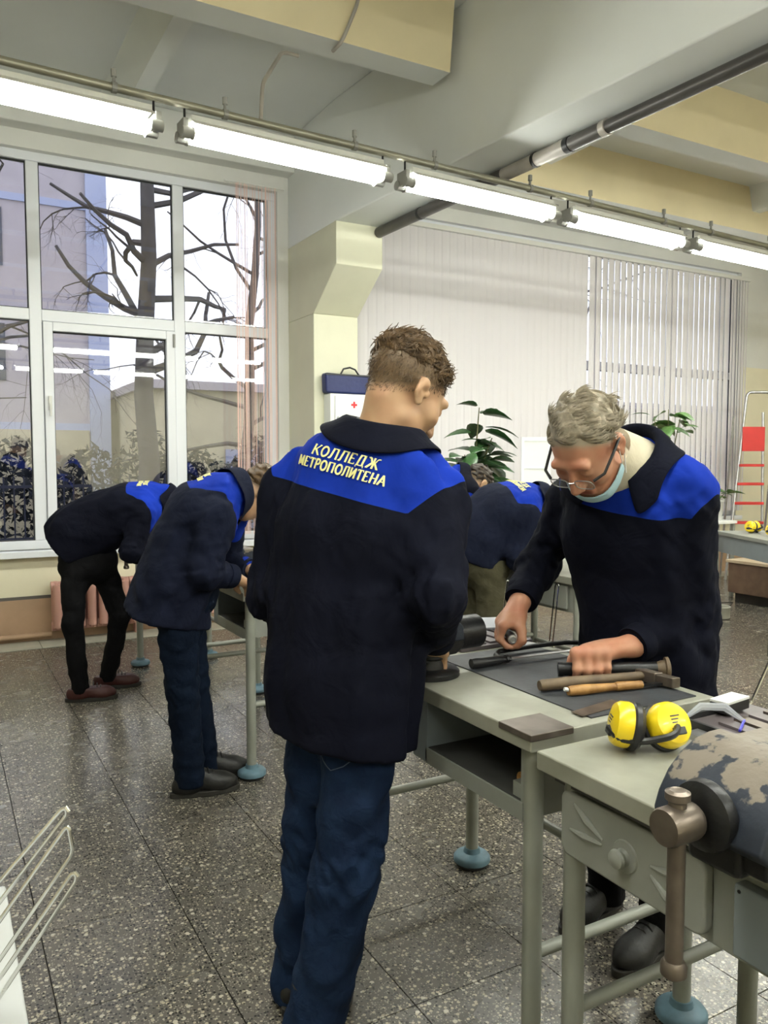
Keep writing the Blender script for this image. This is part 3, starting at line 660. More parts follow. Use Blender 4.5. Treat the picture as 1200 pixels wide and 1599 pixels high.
# ------------------------------------------------------------------ things on the middle bench
ZM_ = HB + .003
tag(MB().box((1.262, 1.305, HB), (1.605, 1.93, ZM_)).build('rubber_mat', 'rubber_mat'), 'dark rubber mat lying on the middle bench', 'mat')
hs = thing('hacksaw', (1.25, 1.78, ZM_), 'black handled hacksaw lying at the back of the mat', 'hacksaw')
a = V(1.372, 1.775, ZM_ + .014); d = nrm(V(1, -.05, 0)); s_ = V(.05, 1, 0)
MB().tube([a - d * .10, a - d * .085, a - d * .05, a - d * .01, a + d * .005], [.013, .0155, .0145, .013, .010], 14).build('handle', 'black_plastic', hs, smooth=True)
MB().cyl(a + d * .005, a + d * .03, .008, n=10).cyl(a + d * .014, a + d * .022, .012, n=8).build('wing_nut', 'black_metal', hs)
fr = [a + d * .0, a + d * .02 + s_ * .055, a + d * .05 + s_ * .085, a + d * .18 + s_ * .095, a + d * .30 + s_ * .09, a + d * .335 + s_ * .07, a + d * .345 + s_ * .0]
MB().tube(fr, .0075, 8).build('saw_frame', 'black_metal', hs, smooth=True)
MB().obox(a + d * .18, d, (0, 0, 1), s_, .16, .0012, .0085).build('blade', 'steel', hs)
def hammer(x, h0, h1, hr, label, wood, head=None, cat='hammer', name='hammer'):
    o = thing(name, tuple(h0), label, cat); h0 = V(h0); h1 = V(h1); d = nrm(h1 - h0); L = np.linalg.norm(h1 - h0)
    MB().tube([h0, h0 + d * .008, h0 + d * L * .3, h0 + d * L * .7, h1], [hr * .85, hr, hr * 1.05, hr * .85, hr * .75], 14).build('handle', wood, o, smooth=True)
    return o, d
hm, d = hammer(0, (1.29, 1.515, ZM_ + .016), (1.585, 1.452, ZM_ + .018), .0145, 'hammer with weathered brown handle on the mat', 'old_wood')
q = V(1.588, 1.450, ZM_ + .018); n_ = V(.14, -.99, 0)
MB().obox(q + n_ * .01, n_, d, (0, 0, 1), .030, .013, .015).obox(q - n_ * .04, n_, d, (0, 0, 1), .022, .010, .011).prism([q + n_ * .04 + d * .012 + V(0, 0, -.014), q + n_ * .04 - d * .012 + V(0, 0, -.014), q + n_ * .04 - d * .012 + V(0, 0, .013), q + n_ * .04 + d * .012 + V(0, 0, .013)], n_ * .05).build('hammer_head', 'steel_brown', hm, bevel=0.003)
fl, d = hammer(0, (1.327, 1.452, ZM_ + .013), (1.455, 1.425, ZM_ + .013), .0125, 'file with bright orange wooden handle on the mat', 'wood_handle', cat='file', name='file')
MB().tube([(1.455, 1.425, ZM_ + .013), (1.465, 1.423, ZM_ + .013), (1.53, 1.409, ZM_ + .012)], [.0105, .012, .010], 12).build('handle_neck', 'wood_handle', fl, smooth=True)
MB().obox((1.56, 1.402, ZM_ + .010), d, (0, 0, 1), (-d[1], d[0], 0), .035, .0025, .006).build('blade', 'black_metal', fl)
MB().cyl((1.318, 1.456, ZM_ + .018), (1.328, 1.453, ZM_ + .016), .005, n=8).build('end_cap', 'white_paint', fl)
sh = MB().prism([(1.247, 1.354, ZM_ + .0005), (1.247, 1.316, ZM_ + .0005), (1.402, 1.336, ZM_ + .0005), (1.396, 1.378, ZM_ + .0005)], (0, 0, .0015)).build('metal_strip', 'steel_brown')
tag(sh, 'thin flat steel strip lying near the mat corner', 'strip')
# black tube with a disc end, held by the teacher
TB0, TB1 = V(1.425, 1.600, ZM_ + .021), V(1.655, 1.435, ZM_ + .030)
bt = thing('press_tool', tuple(TB0), 'black rod tool with round disc end under the teacher\'s hand', 'tool'); d = nrm(TB1 - TB0)
MB().cyl(TB0, TB0 + d * .012, .019, n=20).cyl(TB0 + d * .012, TB1 - d * .02, .0175, n=20).build('tool_shaft', 'black_metal', bt, smooth=True)
MB().lathe(TB1 - d * .03, d, [(.017, 0), (.022, .012), (.022, .02), (.030, .022), (.031, .030), (.020, .034), (.001, .035)], 28).build('end_disc', 'old_wood', bt, smooth=True)
# file held upright end-on in the teacher's other hand
FG0, FG1 = V(1.455, 1.830, .900), V(1.520, 1.945, .903)
fg = thing('file', tuple(FG0), 'dark file with black handle gripped in the teacher\'s fist', 'file'); d = nrm(FG1 - FG0)
MB().cyl(FG0, FG1, .0145, n=18).build('handle', 'black_plastic', fg, smooth=True)
MB().lathe(FG0, -d, [(.0145, 0), (.013, .003), (.009, .004), (.008, .002)], 18).build('ferrule', 'steel', fg, smooth=True)
MB().obox(FG1 + d * .05, d, (0, 0, 1), (-d[1], d[0], 0), .06, .003, .009).build('blade', 'steel_brown', fg)
# tool tray, sheets and wire stands at the back end of the bench
ty = thing('tool_tray', (1.55, 2.08, HB), 'flat dark tool tray with gauges at the far bench end', 'tray')
MB().box((1.36, 1.955, HB), (1.635, 2.285, HB + .012)).build('tray_base', 'dull_tray', ty, bevel=0.002)
for k in range(5): MB().box((1.375 + k * .052, 1.97, HB + .012), (1.412 + k * .052, 2.27, HB + .018)).build('gauge_strip', 'steel' if k in (0, 1) else 'dull_tray', ty)
tag(MB().prism([(1.55, 2.12, HB + .019), (1.62, 2.28, HB + .019), (1.72, 2.24, HB + .019), (1.65, 2.09, HB + .019)], (0, 0, .006)).build('note_pad', 'grey_paper'), 'grey note pad at the far corner of the middle bench', 'pad')
def wire_stand(name, base, hz, w, dirv, label, r=0.0022, n=2):
    o = thing(name, base, label, 'wire stand', 'wire sheet stands'); b = V(base); dv = nrm(dirv); sd = V(-dv[1], dv[0], 0)
    for k in range(n):
        p0 = b + sd * (k - (n - 1) / 2) * w
        MB().tube(fillet([p0 + dv * .07 + V(0, 0, .004), p0 - dv * .01 + V(0, 0, .004), p0 + dv * .05 + V(0, 0, hz), p0 + dv * .055 + sd * .012 + V(0, 0, hz), p0 + dv * .0 + sd * .012 + V(0, 0, .02)], .006, 3), r, 6).build('wire_loop', 'chrome', o, smooth=True)
    MB().box((b[0] - .02, b[1] - .02, b[2]), (b[0] + .02, b[1] + .02, b[2] + .006)).build('stand_foot', 'steel', o)
    return o
wire_stand('wire_stand', (1.60, 1.935, HB), .19, .16, (.8, .5, 0), 'bent wire sheet stand behind the teacher\'s fist')
wire_stand('wire_stand', (1.30, 3.95, HB), .22, .06, (.5, .8, 0), 'bent wire sheet stand on the left bench under the student\'s face', .003, 3)

# ------------------------------------------------------------------ things on the front bench
def earmuffs(name, c, label, sc=1.0):
    o = thing(name, c, label, 'earmuffs', 'yellow earmuffs'); c = V(c)
    cups = ((V(-.030, .012, .047), nrm(V(-.80, .50, .18))), (V(.032, -.018, .044), nrm(V(-.10, -.86, .50))))
    for k, (p, od) in enumerate(cups):
        ctr = c + p * sc
        cup = MB().lathe(ctr, od, [(.041 * sc, 0), (.0425 * sc, .006 * sc), (.041 * sc, .020 * sc), (.036 * sc, .028 * sc), (.022 * sc, .033 * sc), (.001, .034 * sc)], 32).build('ear_cup', 'yellow_plastic', o, smooth=True)
        MB().lathe(ctr, -od, [(.041 * sc, 0), (.0445 * sc, .003 * sc), (.0445 * sc, .012 * sc), (.038 * sc, .020 * sc), (.022 * sc, .021 * sc), (.020 * sc, .010 * sc)], 32).build('ear_cushion', 'black_plastic', o, smooth=True)
        sd = nrm(np.cross(od, V(0, 0, 1))); uv = np.cross(sd, od)
        MB().obox(ctr + od * .0335 * sc - uv * .016 * sc, sd, uv, od, .014 * sc, .007 * sc, .003 * sc).build('pivot', 'black_plastic', cup, bevel=0.002)
        for q in range(3): MB().obox(ctr + od * .0335 * sc + uv * (.012 - .006 * q) * sc + sd * .002 * q, sd, uv, od, (.010 - .002 * q) * sc, .0011 * sc, .0008 * sc).build('printed_mark', 'black_plastic', cup)
    a = c + (cups[0][0] + cups[0][1] * .036) * sc; b = c + (cups[1][0] + cups[1][1] * .036) * sc
    MB().tube(fillet([a + V(0, 0, -.012), a + V(-.012, -.035, -.022), a + V(.03, -.062, -.028), b + V(-.03, -.022, -.016), b + V(0, 0, -.010)], .02, 4), .0065 * sc, 8).build('headband', 'black_plastic', o, smooth=True)
    return o
em = earmuffs('earmuffs', (1.218, 1.110, HB), 'yellow and black earmuffs on the front bench', 1.08)
e2 = copy_tree(em); e2['label'] = 'left pair of yellow earmuffs on the grey side table'; place(e2, tuple(tp_(.22, .20, HB)), .6)
e3 = copy_tree(em); e3['label'] = 'right pair of yellow earmuffs on the grey side table'; place(e3, tuple(tp_(.52, .22, HB)), .2)
for sgn in (0,):                      # small black print on the front cup
    pass
tr2 = thing('tool_tray', (1.5, 1.0, HB), 'tray of dark gauges and blades on the front bench', 'tray')
MB().box((1.40, .55, HB), (1.64, 1.185, HB + .010)).build('tray_base', 'dull_tray', tr2, bevel=0.002)
MB().box((1.392, .55, HB), (1.40, 1.17, HB + .022)).box((1.392, 1.17, HB), (1.60, 1.178, HB + .022)).build('tray_rim', 'black_plastic', tr2)
MB().box((1.345, .55, HB), (1.385, 1.12, HB + .012)).build('steel_rule', 'steel', tr2)
for k in range(4): MB().obox((1.455 + k * .05, .90, HB + .013), (0.06, 1, 0), (1, -.06, 0), (0, 0, 1), .22, .017, .003).build('gauge', 'steel_brown' if k % 2 else 'dull_tray', tr2)
bx = thing('eraser_block', (1.54, 1.18, HB + .016), 'white topped black block on the front bench tray', 'block')
bd_ = nrm(V(1, .13, 0)); bs = V(-bd_[1], bd_[0], 0)
MB().obox((1.545, 1.165, HB + .027), bd_, bs, (0, 0, 1), .045, .022, .011).build('block_base', 'black_plastic', bx, bevel=0.002)
MB().obox((1.545, 1.165, HB + .041), bd_, bs, (0, 0, 1), .045, .022, .003).build('block_top', 'paper', bx, bevel=0.001)
sg = thing('safety_glasses', (1.44, 1.13, HB + .012), 'clear safety glasses with blue temple in the front tray', 'glasses')
MB().tube([(1.40, 1.165, HB + .02), (1.43, 1.15, HB + .045), (1.47, 1.12, HB + .045), (1.495, 1.09, HB + .018)], [.004, .009, .009, .004], 8).build('lens_shield', 'clear_plastic', sg, smooth=True)
MB().tube([(1.495, 1.09, HB + .02), (1.478, 1.08, HB + .022), (1.44, 1.06, HB + .016)], .003, 6).build('temple', 'blue_plastic', sg, smooth=True)
cl = thing('clamp_stand', (1.635, 1.19, HB), 'slanted rod stand with black clamp at the right edge', 'stand')
MB().tube(fillet([(1.615, 1.20, HB + .006), (1.65, 1.188, HB + .004), (1.695, 1.165, HB + .125)], .01, 3), .0038, 8).build('rod', 'chrome', cl, smooth=True)
MB().lathe((1.632, 1.196, HB), (0, 0, 1), [(.014, 0), (.014, .006), (.008, .01), (.008, .022), (.005, .024)], 12).build('base_nut', 'chrome', cl)
MB().obox((1.70, 1.16, HB + .135), (1, 0, 0), (0, 1, 0), (0, 0, 1), .018, .012, .016).cyl((1.70, 1.16, HB + .12), (1.71, 1.155, HB + .085), .008, n=10).build('clamp', 'black_plastic', cl, bevel=0.002)
# small tray table beyond the front bench at the right edge
# ------------------------------------------------------------------ wire rack at lower left
wr = thing('wire_rack', (-.05, .98, HB), 'chrome wire rack of bent loops in the lower left foreground', 'wire rack')
LPS = [[(-0.025, 0.909, 0.906), (0.102, 0.836, 1.076), (0.106, 0.835, 1.069), (-0.032, 0.913, 0.865)], [(-0.023, 0.907, 0.852), (0.105, 0.835, 1.057), (0.109, 0.833, 1.028), (0.003, 0.893, 0.852)], [(0.014, 0.886, 0.852), (0.109, 0.833, 1.009), (0.113, 0.831, 1.002), (0.026, 0.879, 0.852)]]
for L_ in LPS: MB().tube(fillet(L_, .007, 4), .0022, 8).build('wire_loop', 'chrome', wr, smooth=True)
MB().tube([LPS[0][0], LPS[0][3], LPS[1][0], LPS[1][3], LPS[2][0], LPS[2][3]], .003, 8).tube([LPS[0][3], (-.06, .80, HB + .003), (-.06, .70, HB + .003)], .003, 8).build('base_wire', 'chrome', wr, smooth=True)

# ------------------------------------------------------------------ right background: ladder, cabinet, pot, plants
LE = V(.8725, -.4886, 0); LB = V(.4886, .8725, 0)
LC = V(8.41, 6.17, 0)                                                   # foot of the ladder, close to the window wall
ld = thing('step_ladder', tuple(LC), 'steel step ladder with red top plate and red rungs by the wall', 'ladder')
def LQ(u, t): return LC + LE * u + LB * (.16 * t / 2) + V(0, 0, t)
def lu(t): return -.245 + .125 * t                                      # left stile
def ru(t): return .190 + .018 * t                                       # right stile
MB().tube([LQ(lu(t), t) for t in (0.0, 1.0, 2.0)], .016, 10).build('stile', 'steel', ld, smooth=True)
MB().tube([LQ(ru(t), t) for t in (0.0, 1.0, 2.0)], .016, 10).build('stile', 'steel', ld, smooth=True)
MB().tube(fillet([LQ(lu(2.0), 2.0), LQ(lu(2.24), 2.24), LQ(ru(2.24) + .1, 2.24), LQ(ru(2.0) + .1, 2.0)], .06, 5), .016, 10).build('hand_loop', 'steel', ld, smooth=True)
for t in (.455, .683, .913, 1.144, 1.366): MB().obox((LQ(lu(t), t) + LQ(ru(t), t)) / 2, LE, LB, (0, 0, 1), (ru(t) - lu(t)) / 2, .045, .016).build('rung', 'red_paint', ld, bevel=0.004)
MB().obox((LQ(lu(1.68), 1.68) + LQ(ru(1.68), 1.68)) / 2 - LB * .03, LE, (0, 0, 1), LB, (ru(1.68) - lu(1.68)) / 2 + .005, .145, .010).build('top_plate', 'red_paint', ld, bevel=0.004)
for u in (lu(.5), ru(.5) + .12): MB().tube([LQ(u + .05, 1.95), LQ(u, 0.0) + LB * .30], .013, 8).build('rear_leg', 'steel', ld, smooth=True)
cb = thing('low_cabinet', (7.6, 5.2, 0), 'brown wooden chest under the side table', 'cabinet')
MB().box((6.95, 4.75, .10), (8.9, 5.30, .40)).build('chest_body', 'brown_wood', cb, bevel=0.006)
MB().box((6.93, 4.73, .40), (8.92, 5.32, .43)).build('chest_lid', 'wood_pale', cb, bevel=0.004)
MB().box((7.0, 4.80, .0), (7.1, 5.25, .10)).box((8.7, 4.80, .0), (8.8, 5.25, .10)).build('plinth', 'black_metal', cb)
tag(MB().box((6.4, 5.95, 0), (7.15, 6.25, .32)).box((6.38, 5.93, .32), (7.17, 6.27, .36)).build('crate', 'red_paint', bevel=0.01), 'red crate standing behind the brown chest', 'crate')
po = thing('enamel_pot', (6.16, 4.77, 0), 'pale enamel pot standing on the floor at right', 'pot')
MB().lathe((6.16, 4.77, 0), (0, 0, 1), [(.07, 0), (.084, .008), (.086, .10), (.090, .105), (.086, .11), (.078, .108), (.075, .02), (.001, .018)], 28).build('pot_body', 'enamel', po, smooth=True)
MB().tube([(6.08, 4.80, .10), (6.06, 4.82, .13), (6.10, 4.77, .145), (6.24, 4.70, .145), (6.245, 4.74, .10)], .004, 6).build('pot_handle', 'black_metal', po, smooth=True)

def leaf_blade(L, w, droop, n=5):
    vs = []; fs = []
    for i in range(n + 1):
        t = i / n; ww = w * math.sin(PI * min(1, t * .93 + .06)) ** .8; x = L * t; z = -droop * t * t * L
        vs += [(x, -ww, z + .18 * ww), (x, 0, z), (x, ww, z + .18 * ww)]
    for i in range(n):
        a = i * 3; fs += [(a, a + 1, a + 4, a + 3), (a + 1, a + 2, a + 5, a + 4)]
    vs2 = [(x, y, z - .0012) for x, y, z in vs]; N = len(vs)
    fs2 = [tuple(N + k for k in reversed(f)) for f in fs]
    rim = [0] + [3 * i for i in range(1, n + 1)] + [3 * n + 1, 3 * n + 2] + [3 * i + 2 for i in range(n - 1, -1, -1)] + [1]
    fr_ = [(rim[k], rim[(k + 1) % len(rim)], N + rim[(k + 1) % len(rim)], N + rim[k]) for k in range(len(rim))]
    return vs + vs2, fs + fs2 + fr_
LEAFV, LEAFF = leaf_blade(1, .30, .35)
def plant(base, h, nst, spread, L0, label, lm='leaf', seed=1, pot=.14, poth=.22, nl=9, z_from=.35, leans=None):
    random.seed(seed); b = V(base); o = thing('potted_plant', base, label, 'plant')
    MB().lathe(b, (0, 0, 1), [(pot * .72, 0), (pot * .76, .01), (pot, poth - .03), (pot * 1.06, poth - .025), (pot * 1.06, poth), (pot * .94, poth), (pot * .9, poth - .03), (.001, poth - .03)], 24).build('plant_pot', 'pot_white', o, smooth=True)
    MB().lathe(b + V(0, 0, poth - .03), (0, 0, 1), [(pot * .9, 0), (pot * .85, .012), (.001, .015)], 16).build('soil', 'soil', o)
    lf = None
    for k in range(nst):
        a = 2 * PI * k / nst + random.uniform(-.4, .4); ln = leans[k] if leans else (math.cos(a) * spread, math.sin(a) * spread, h * random.uniform(.75, 1))
        p0 = b + V(math.cos(a) * .03, math.sin(a) * .03, poth - .02); p2 = b + V(ln[0], ln[1], ln[2]); p1 = (p0 + p2) / 2 - V(ln[0], ln[1], 0) * .2
        path = [(1 - t) ** 2 * p0 + 2 * t * (1 - t) * p1 + t * t * p2 for t in np.linspace(0, 1, 9)]
        MB().tube(path, [.009 - .0007 * i for i in range(9)], 6).build('stem', 'stem', o, smooth=True)
        for j in range(nl):
            t = z_from + (1 - z_from) * (j + random.random()) / nl; p = (1 - t) ** 2 * p0 + 2 * t * (1 - t) * p1 + t * t * p2
            L = L0 * random.uniform(.65, 1.1); aa = random.uniform(0, 2 * PI); el = random.uniform(-.1, .55)
            if lf is None:
                me = bpy.data.meshes.new('leaf'); me.from_pydata(LEAFV, [], LEAFF); me.materials.append(M[lm]); me.polygons.foreach_set('use_smooth', [True] * len(me.polygons)); lf = me
            c = bpy.data.objects.new('leaf', lf); COL.objects.link(c); c.parent = o; c['_o'] = o['_o']
            st = V(math.cos(aa) * math.cos(el), math.sin(aa) * math.cos(el), math.sin(el)) * random.uniform(.02, .06)
            c.location = tuple(p + st - b); c.rotation_euler = (random.uniform(-.5, .5), -el + .1, aa); c.scale = (L, L, L)
    return o
plant((3.27, 4.60, 0.86), .95, 5, .3, .25, 'leafy rubber plant between the two bending students', 'leaf', 5, .14, .2, 19, .22,
      leans=[(.05, -.03, .93), (-.36, .16, .56), (-.12, -.10, .60), (.14, -.06, .72), (.06, .05, .48)])
plant((5.22, 4.60, 0.86), 1.0, 3, .1, .20, 'small plant showing above the teacher\'s shoulder', 'leaf_pale', 9, .12, .2, 7, .80, leans=[(.02, 0, .98), (-.10, .04, .92), (.12, -.03, .90)])
plant((7.12, 5.60, 0.80), .35, 3, .10, .16, 'plant in a white pot beside the ladder', 'leaf_pale', 4, .08, .22, 4, .5)
# plant tables / cupboard along the blinds
pt_ = thing('plant_table', (4.3, 4.7, 0), 'low white table holding plants in front of the blinds', 'table')
MB().box((3.1, 4.3, .83), (5.5, 4.95, .86)).build('table_top', 'white_paint', pt_, bevel=0.004)
for x in (3.16, 5.44):
    for y in (4.36, 4.89): MB().box((x - .025, y - .025, 0), (x + .025, y + .025, .83)).build('leg', 'leg_paint', pt_)
st_ = thing('plant_stool', (7.12, 5.60, 0), 'small stand under the white pot beside the ladder', 'stand')
MB().box((6.97, 5.45, .77), (7.27, 5.75, .80)).build('stand_top', 'white_paint', st_, bevel=0.003)
for x in (7.0, 7.24):
    for y in (5.48, 5.72): MB().box((x - .015, y - .015, 0), (x + .015, y + .015, .77)).build('leg', 'leg_paint', st_)
# white framed panel standing on the plant table
wp = thing('display_panel', (4.12, 4.75, .86), 'white framed display panel standing before the blinds', 'panel')
pd1 = nrm(V(.87, -.49, 0)); pd2 = nrm(V(.49, .87, 0)); pc = V(4.11, 4.90, 0)
def PN(u, z, w=0): return pc + pd1 * u + pd2 * w + V(0, 0, z)
for u0, u1, z0, z1 in ((-.115, -.093, 1.215, 1.605), (.093, .115, 1.215, 1.605), (-.093, .093, 1.575, 1.605), (-.093, .093, 1.215, 1.24), (-.093, .093, 1.36, 1.372)):
    MB().prism([PN(u0, z0), PN(u1, z0), PN(u1, z1), PN(u0, z1)], pd2 * .02).build('frame_bar', 'window_plastic', wp)
MB().prism([PN(-.093, 1.24, .006), PN(.093, 1.24, .006), PN(.093, 1.575, .006), PN(-.093, 1.575, .006)], pd2 * .008).build('panel_sheet', 'white_paint', wp)
MB().prism([PN(-.42, 1.19), PN(.10, 1.19), PN(.10, 1.212), PN(-.42, 1.212)], pd2 * .02).build('support_rail', 'black_metal', wp)
MB().cyl(PN(.0, .862, .01), PN(0, 1.19, .01), .012, n=10).lathe(PN(0, .86, .01), (0, 0, 1), [(.08, 0), (.08, .008), (.02, .014)], 20).build('support_post', 'black_metal', wp)
# little black brush on the floor at the left edge
br_ = thing('hand_brush', (.05, 4.30, 0), 'small black hand brush on the floor at the left edge', 'brush')
MB().obox((.17, 4.33, .03), (1, .1, 0), (-.1, 1, 0), (0, 0, 1), .06, .02, .012).build('brush_back', 'black_plastic', br_, bevel=0.004)
for k in range(12): MB().cyl((.13 + .009 * k, 4.33 + .01 * (k % 2), .02), (.13 + .011 * k, 4.33 + .01 * (k % 2), 0), .002, n=4).build('bristle', 'black_plastic', br_)
# things in and on the benches
cg = thing('pipe_fitting', (1.15, 1.415, .672), 'small brass fitting lying in the open shelf', 'fitting')
MB().lathe((1.15, 1.415, .690), (1, 0, 0), [(.010, 0), (.016, .004), (.016, .03), (.010, .036), (.010, .06)], 16).build('fitting_body', 'wood_handle', cg, smooth=True)
# ------------------------------------------------------------------ implicit surfaces for figures
def smin(a, b, k):
    h = np.clip(0.5 + 0.5 * (b - a) / k, 0, 1)
    return b + (a - b) * h - k * h * (1 - h)
def smax(a, b, k): return -smin(-a, -b, k)
def cone(a, b, r1, r2, axis=None, s=1.0):
    a = V(a); b = V(b); ba = b - a; l2 = ba @ ba + 1e-12
    ax = None if axis is None else nrm(axis)
    def f(P):
        t = np.clip(((P - a) @ ba) / l2, 0, 1)
        q = P - a - t[:, None] * ba
        if ax is not None: q = q + np.outer((q @ ax) * (1 / s - 1), ax)
        return np.sqrt((q * q).sum(1)) - (r1 + (r2 - r1) * t)
    m = max(r1, r2) * max(1, s); f.bb = (np.minimum(a, b) - m, np.maximum(a, b) + m); return f
def ell(c, rad, Rm=None):
    c = V(c); rad = V(rad)
    def f(P):
        q = P - c
        if Rm is not None: q = q @ Rm
        k0 = np.sqrt(((q / rad) ** 2).sum(1)); k1 = np.sqrt(((q / (rad * rad)) ** 2).sum(1)) + 1e-9
        return k0 * (k0 - 1) / k1
    m = rad.max(); f.bb = (c - m, c + m); return f
def loft(secs, rights, ex=2.4):
    C = [V(s[0]) for s in secs]
    def f(P):
        d = np.full(len(P), 9.0)
        for i in range(len(C) - 1):
            ba = C[i + 1] - C[i]; l = np.linalg.norm(ba); u = ba / l
            w = (P - C[i]) @ u / l; t = np.clip(w, 0, 1); over = (w - t) * l
            q = P - C[i] - np.outer(w * l, u)
            r0 = rights[i] + 0; r1_ = rights[i + 1]
            rr = nrm((r0 + r1_) / 2); rr = nrm(rr - u * (rr @ u)); ff = np.cross(u, rr)
            a = secs[i][1] + (secs[i + 1][1] - secs[i][1]) * t; b = secs[i][2] + (secs[i + 1][2] - secs[i][2]) * t
            x = np.abs(q @ rr) / a; y = np.abs(q @ ff) / b
            m = np.minimum(a, b)
            di = ((x ** ex + y ** ex + (np.abs(over) / m) ** ex) ** (1 / ex) - 1) * m
            d = np.minimum(d, di) if i == 0 else smin(d, di, .03)
        return d
    A = np.array(C); m = max(s[1] for s in secs); f.bb = (A.min(0) - m, A.max(0) + m); return f
class Field:
    def __init__(s): s.ops = []
    def add(s, f, k=.02, op='u'): s.ops.append((f, k, op)); return s
    def bb(s):
        lo = np.min([f.bb[0] for f, k, o in s.ops if o == 'u'], 0); hi = np.max([f.bb[1] for f, k, o in s.ops if o == 'u'], 0); return lo, hi
    def __call__(s, P, margin=None):
        d = np.full(len(P), 1.0, np.float32)
        for f, k, op in s.ops:
            if margin is not None and hasattr(f, 'bb'):
                m = np.all((P > f.bb[0] - margin) & (P < f.bb[1] + margin), 1)
                if not m.any(): continue
                x = f(P[m]); dm = d[m]
                d[m] = smin(dm, x, k) if op == 'u' else smax(dm, -x, k) if op == 's' else smax(dm, x, k)
            else:
                x = f(P); d = smin(d, x, k) if op == 'u' else smax(d, -x, k) if op == 's' else smax(d, x, k)
        return d
def surface(F, h, pad=.03, clampz=None):
    lo, hi = F.bb(); lo = lo - pad; hi = hi + pad; B = 5
    n = (np.ceil((hi - lo) / (h * B)).astype(int) + 1)
    H = h * B
    ci = np.stack(np.meshgrid(*[np.arange(k) for k in n], indexing='ij'), -1).reshape(-1, 3)
    dc = F(lo + (ci + .5) * H, margin=H * 2.2)
    act = ci[np.abs(dc) < H * 1.35]
    N = n * B + 1
    val = np.full(tuple(N), 1.0, np.float32)
    off = np.stack(np.meshgrid(*[np.arange(B + 1)] * 3, indexing='ij'), -1).reshape(-1, 3)
    # unique fine points
    idx = (act[:, None, :] * B + off[None]).reshape(-1, 3)
    lin = np.unique((idx[:, 0] * N[1] + idx[:, 1]) * N[2] + idx[:, 2])
    pi = np.stack(np.unravel_index(lin, tuple(N)), -1)
    val.reshape(-1)[lin] = F(lo + pi * h, margin=.06)
    # blocks left out are filled with the sign of their centre
    ina = ci[(np.abs(dc) >= H * 1.35) & (dc < 0)]
    for a in ina:
        s_ = tuple(slice(k * B + 1, k * B + B) for k in a); val[s_] = -1.0
        sl = val[a[0] * B:a[0] * B + B + 1, a[1] * B:a[1] * B + B + 1, a[2] * B:a[2] * B + B + 1]; sl[sl == 1.0] = -1.0
    neg = val < 0
    c = np.zeros(tuple(N - 1), np.int8)
    for dx_ in (0, 1):
        for dy_ in (0, 1):
            for dz_ in (0, 1): c += neg[dx_:N[0] - 1 + dx_, dy_:N[1] - 1 + dy_, dz_:N[2] - 1 + dz_]
    cells = np.argwhere((c > 0) & (c < 8)); cid = np.full(tuple(N - 1), -1, np.int32); cid[tuple(cells.T)] = np.arange(len(cells))
    acc = np.zeros((len(cells), 3)); cnt = np.zeros(len(cells))
    cor = [(i, j, k) for i in (0, 1) for j in (0, 1) for k in (0, 1)]
    cv = {q: val[cells[:, 0] + q[0], cells[:, 1] + q[1], cells[:, 2] + q[2]] for q in cor}
    for q in cor:
        for ax in range(3):
            if q[ax] == 0:
                p = list(q); p[ax] = 1; p = tuple(p); a, b = cv[q], cv[p]; m = (a < 0) != (b < 0)
                t = np.where(m, a / (a - b + 1e-12), 0); pt = np.tile(np.array(q, float), (len(cells), 1)); pt[:, ax] += t
                acc[m] += pt[m]; cnt[m] += 1
    verts = lo + (cells + acc / cnt[:, None]) * h
    quads = []
    for ax in range(3):
        u, w = (ax + 1) % 3, (ax + 2) % 3
        sa = [slice(None)] * 3; sb = [slice(None)] * 3; sa[ax] = slice(0, N[ax] - 1); sb[ax] = slice(1, N[ax])
        A = neg[tuple(sa)]; Bn = neg[tuple(sb)]; e = np.argwhere(A != Bn)
        e = e[(e[:, u] > 0) & (e[:, w] > 0) & (e[:, u] < N[u] - 1) & (e[:, w] < N[w] - 1)]
        fl = A[tuple(e.T)]
        def cc(du, dw):
            g = e.copy(); g[:, u] -= du; g[:, w] -= dw; return cid[tuple(g.T)]
        q = np.stack([cc(1, 1), cc(0, 1), cc(0, 0), cc(1, 0)], 1); q[~fl] = q[~fl][:, ::-1]
        quads.append(q[(q >= 0).all(1)])
    return verts, np.concatenate(quads)
def tris_of(q): return np.concatenate([q[:, [0, 1, 2]], q[:, [0, 2, 3]]])
def split(verts, tris, s):
    """cut a triangle mesh exactly along s = 0; returns (positive, negative) as (verts, tris)"""
    res = []
    for sg in (1, -1):
        sv_ = s * sg; keep = sv_ > 0; kc = keep[tris].sum(1)
        T = [tuple(t) for t in tris[kc == 3]]; vs = list(map(tuple, verts)); cache = {}
        def mid(i, j):
            key = (min(i, j), max(i, j))
            if key not in cache:
                t = sv_[i] / (sv_[i] - sv_[j]); cache[key] = len(vs); vs.append(tuple(verts[i] + t * (verts[j] - verts[i])))
            return cache[key]
        for t in tris[(kc == 1) | (kc == 2)]:
            t = list(t); kk = [keep[i] for i in t]
            if sum(kk) == 1:
                i = kk.index(True); a, b, c = t[i], t[(i + 1) % 3], t[(i + 2) % 3]; T.append((a, mid(a, b), mid(a, c)))
            else:
                i = kk.index(False); a, b, c = t[i], t[(i + 1) % 3], t[(i + 2) % 3]; x, y = mid(a, b), mid(a, c); T += [(x, b, c), (x, c, y)]
        T = np.array(T, int).reshape(-1, 3); used = np.unique(T); rm = np.full(len(vs), -1); rm[used] = np.arange(len(used))
        res.append((np.array(vs)[used], rm[T]))
    return res
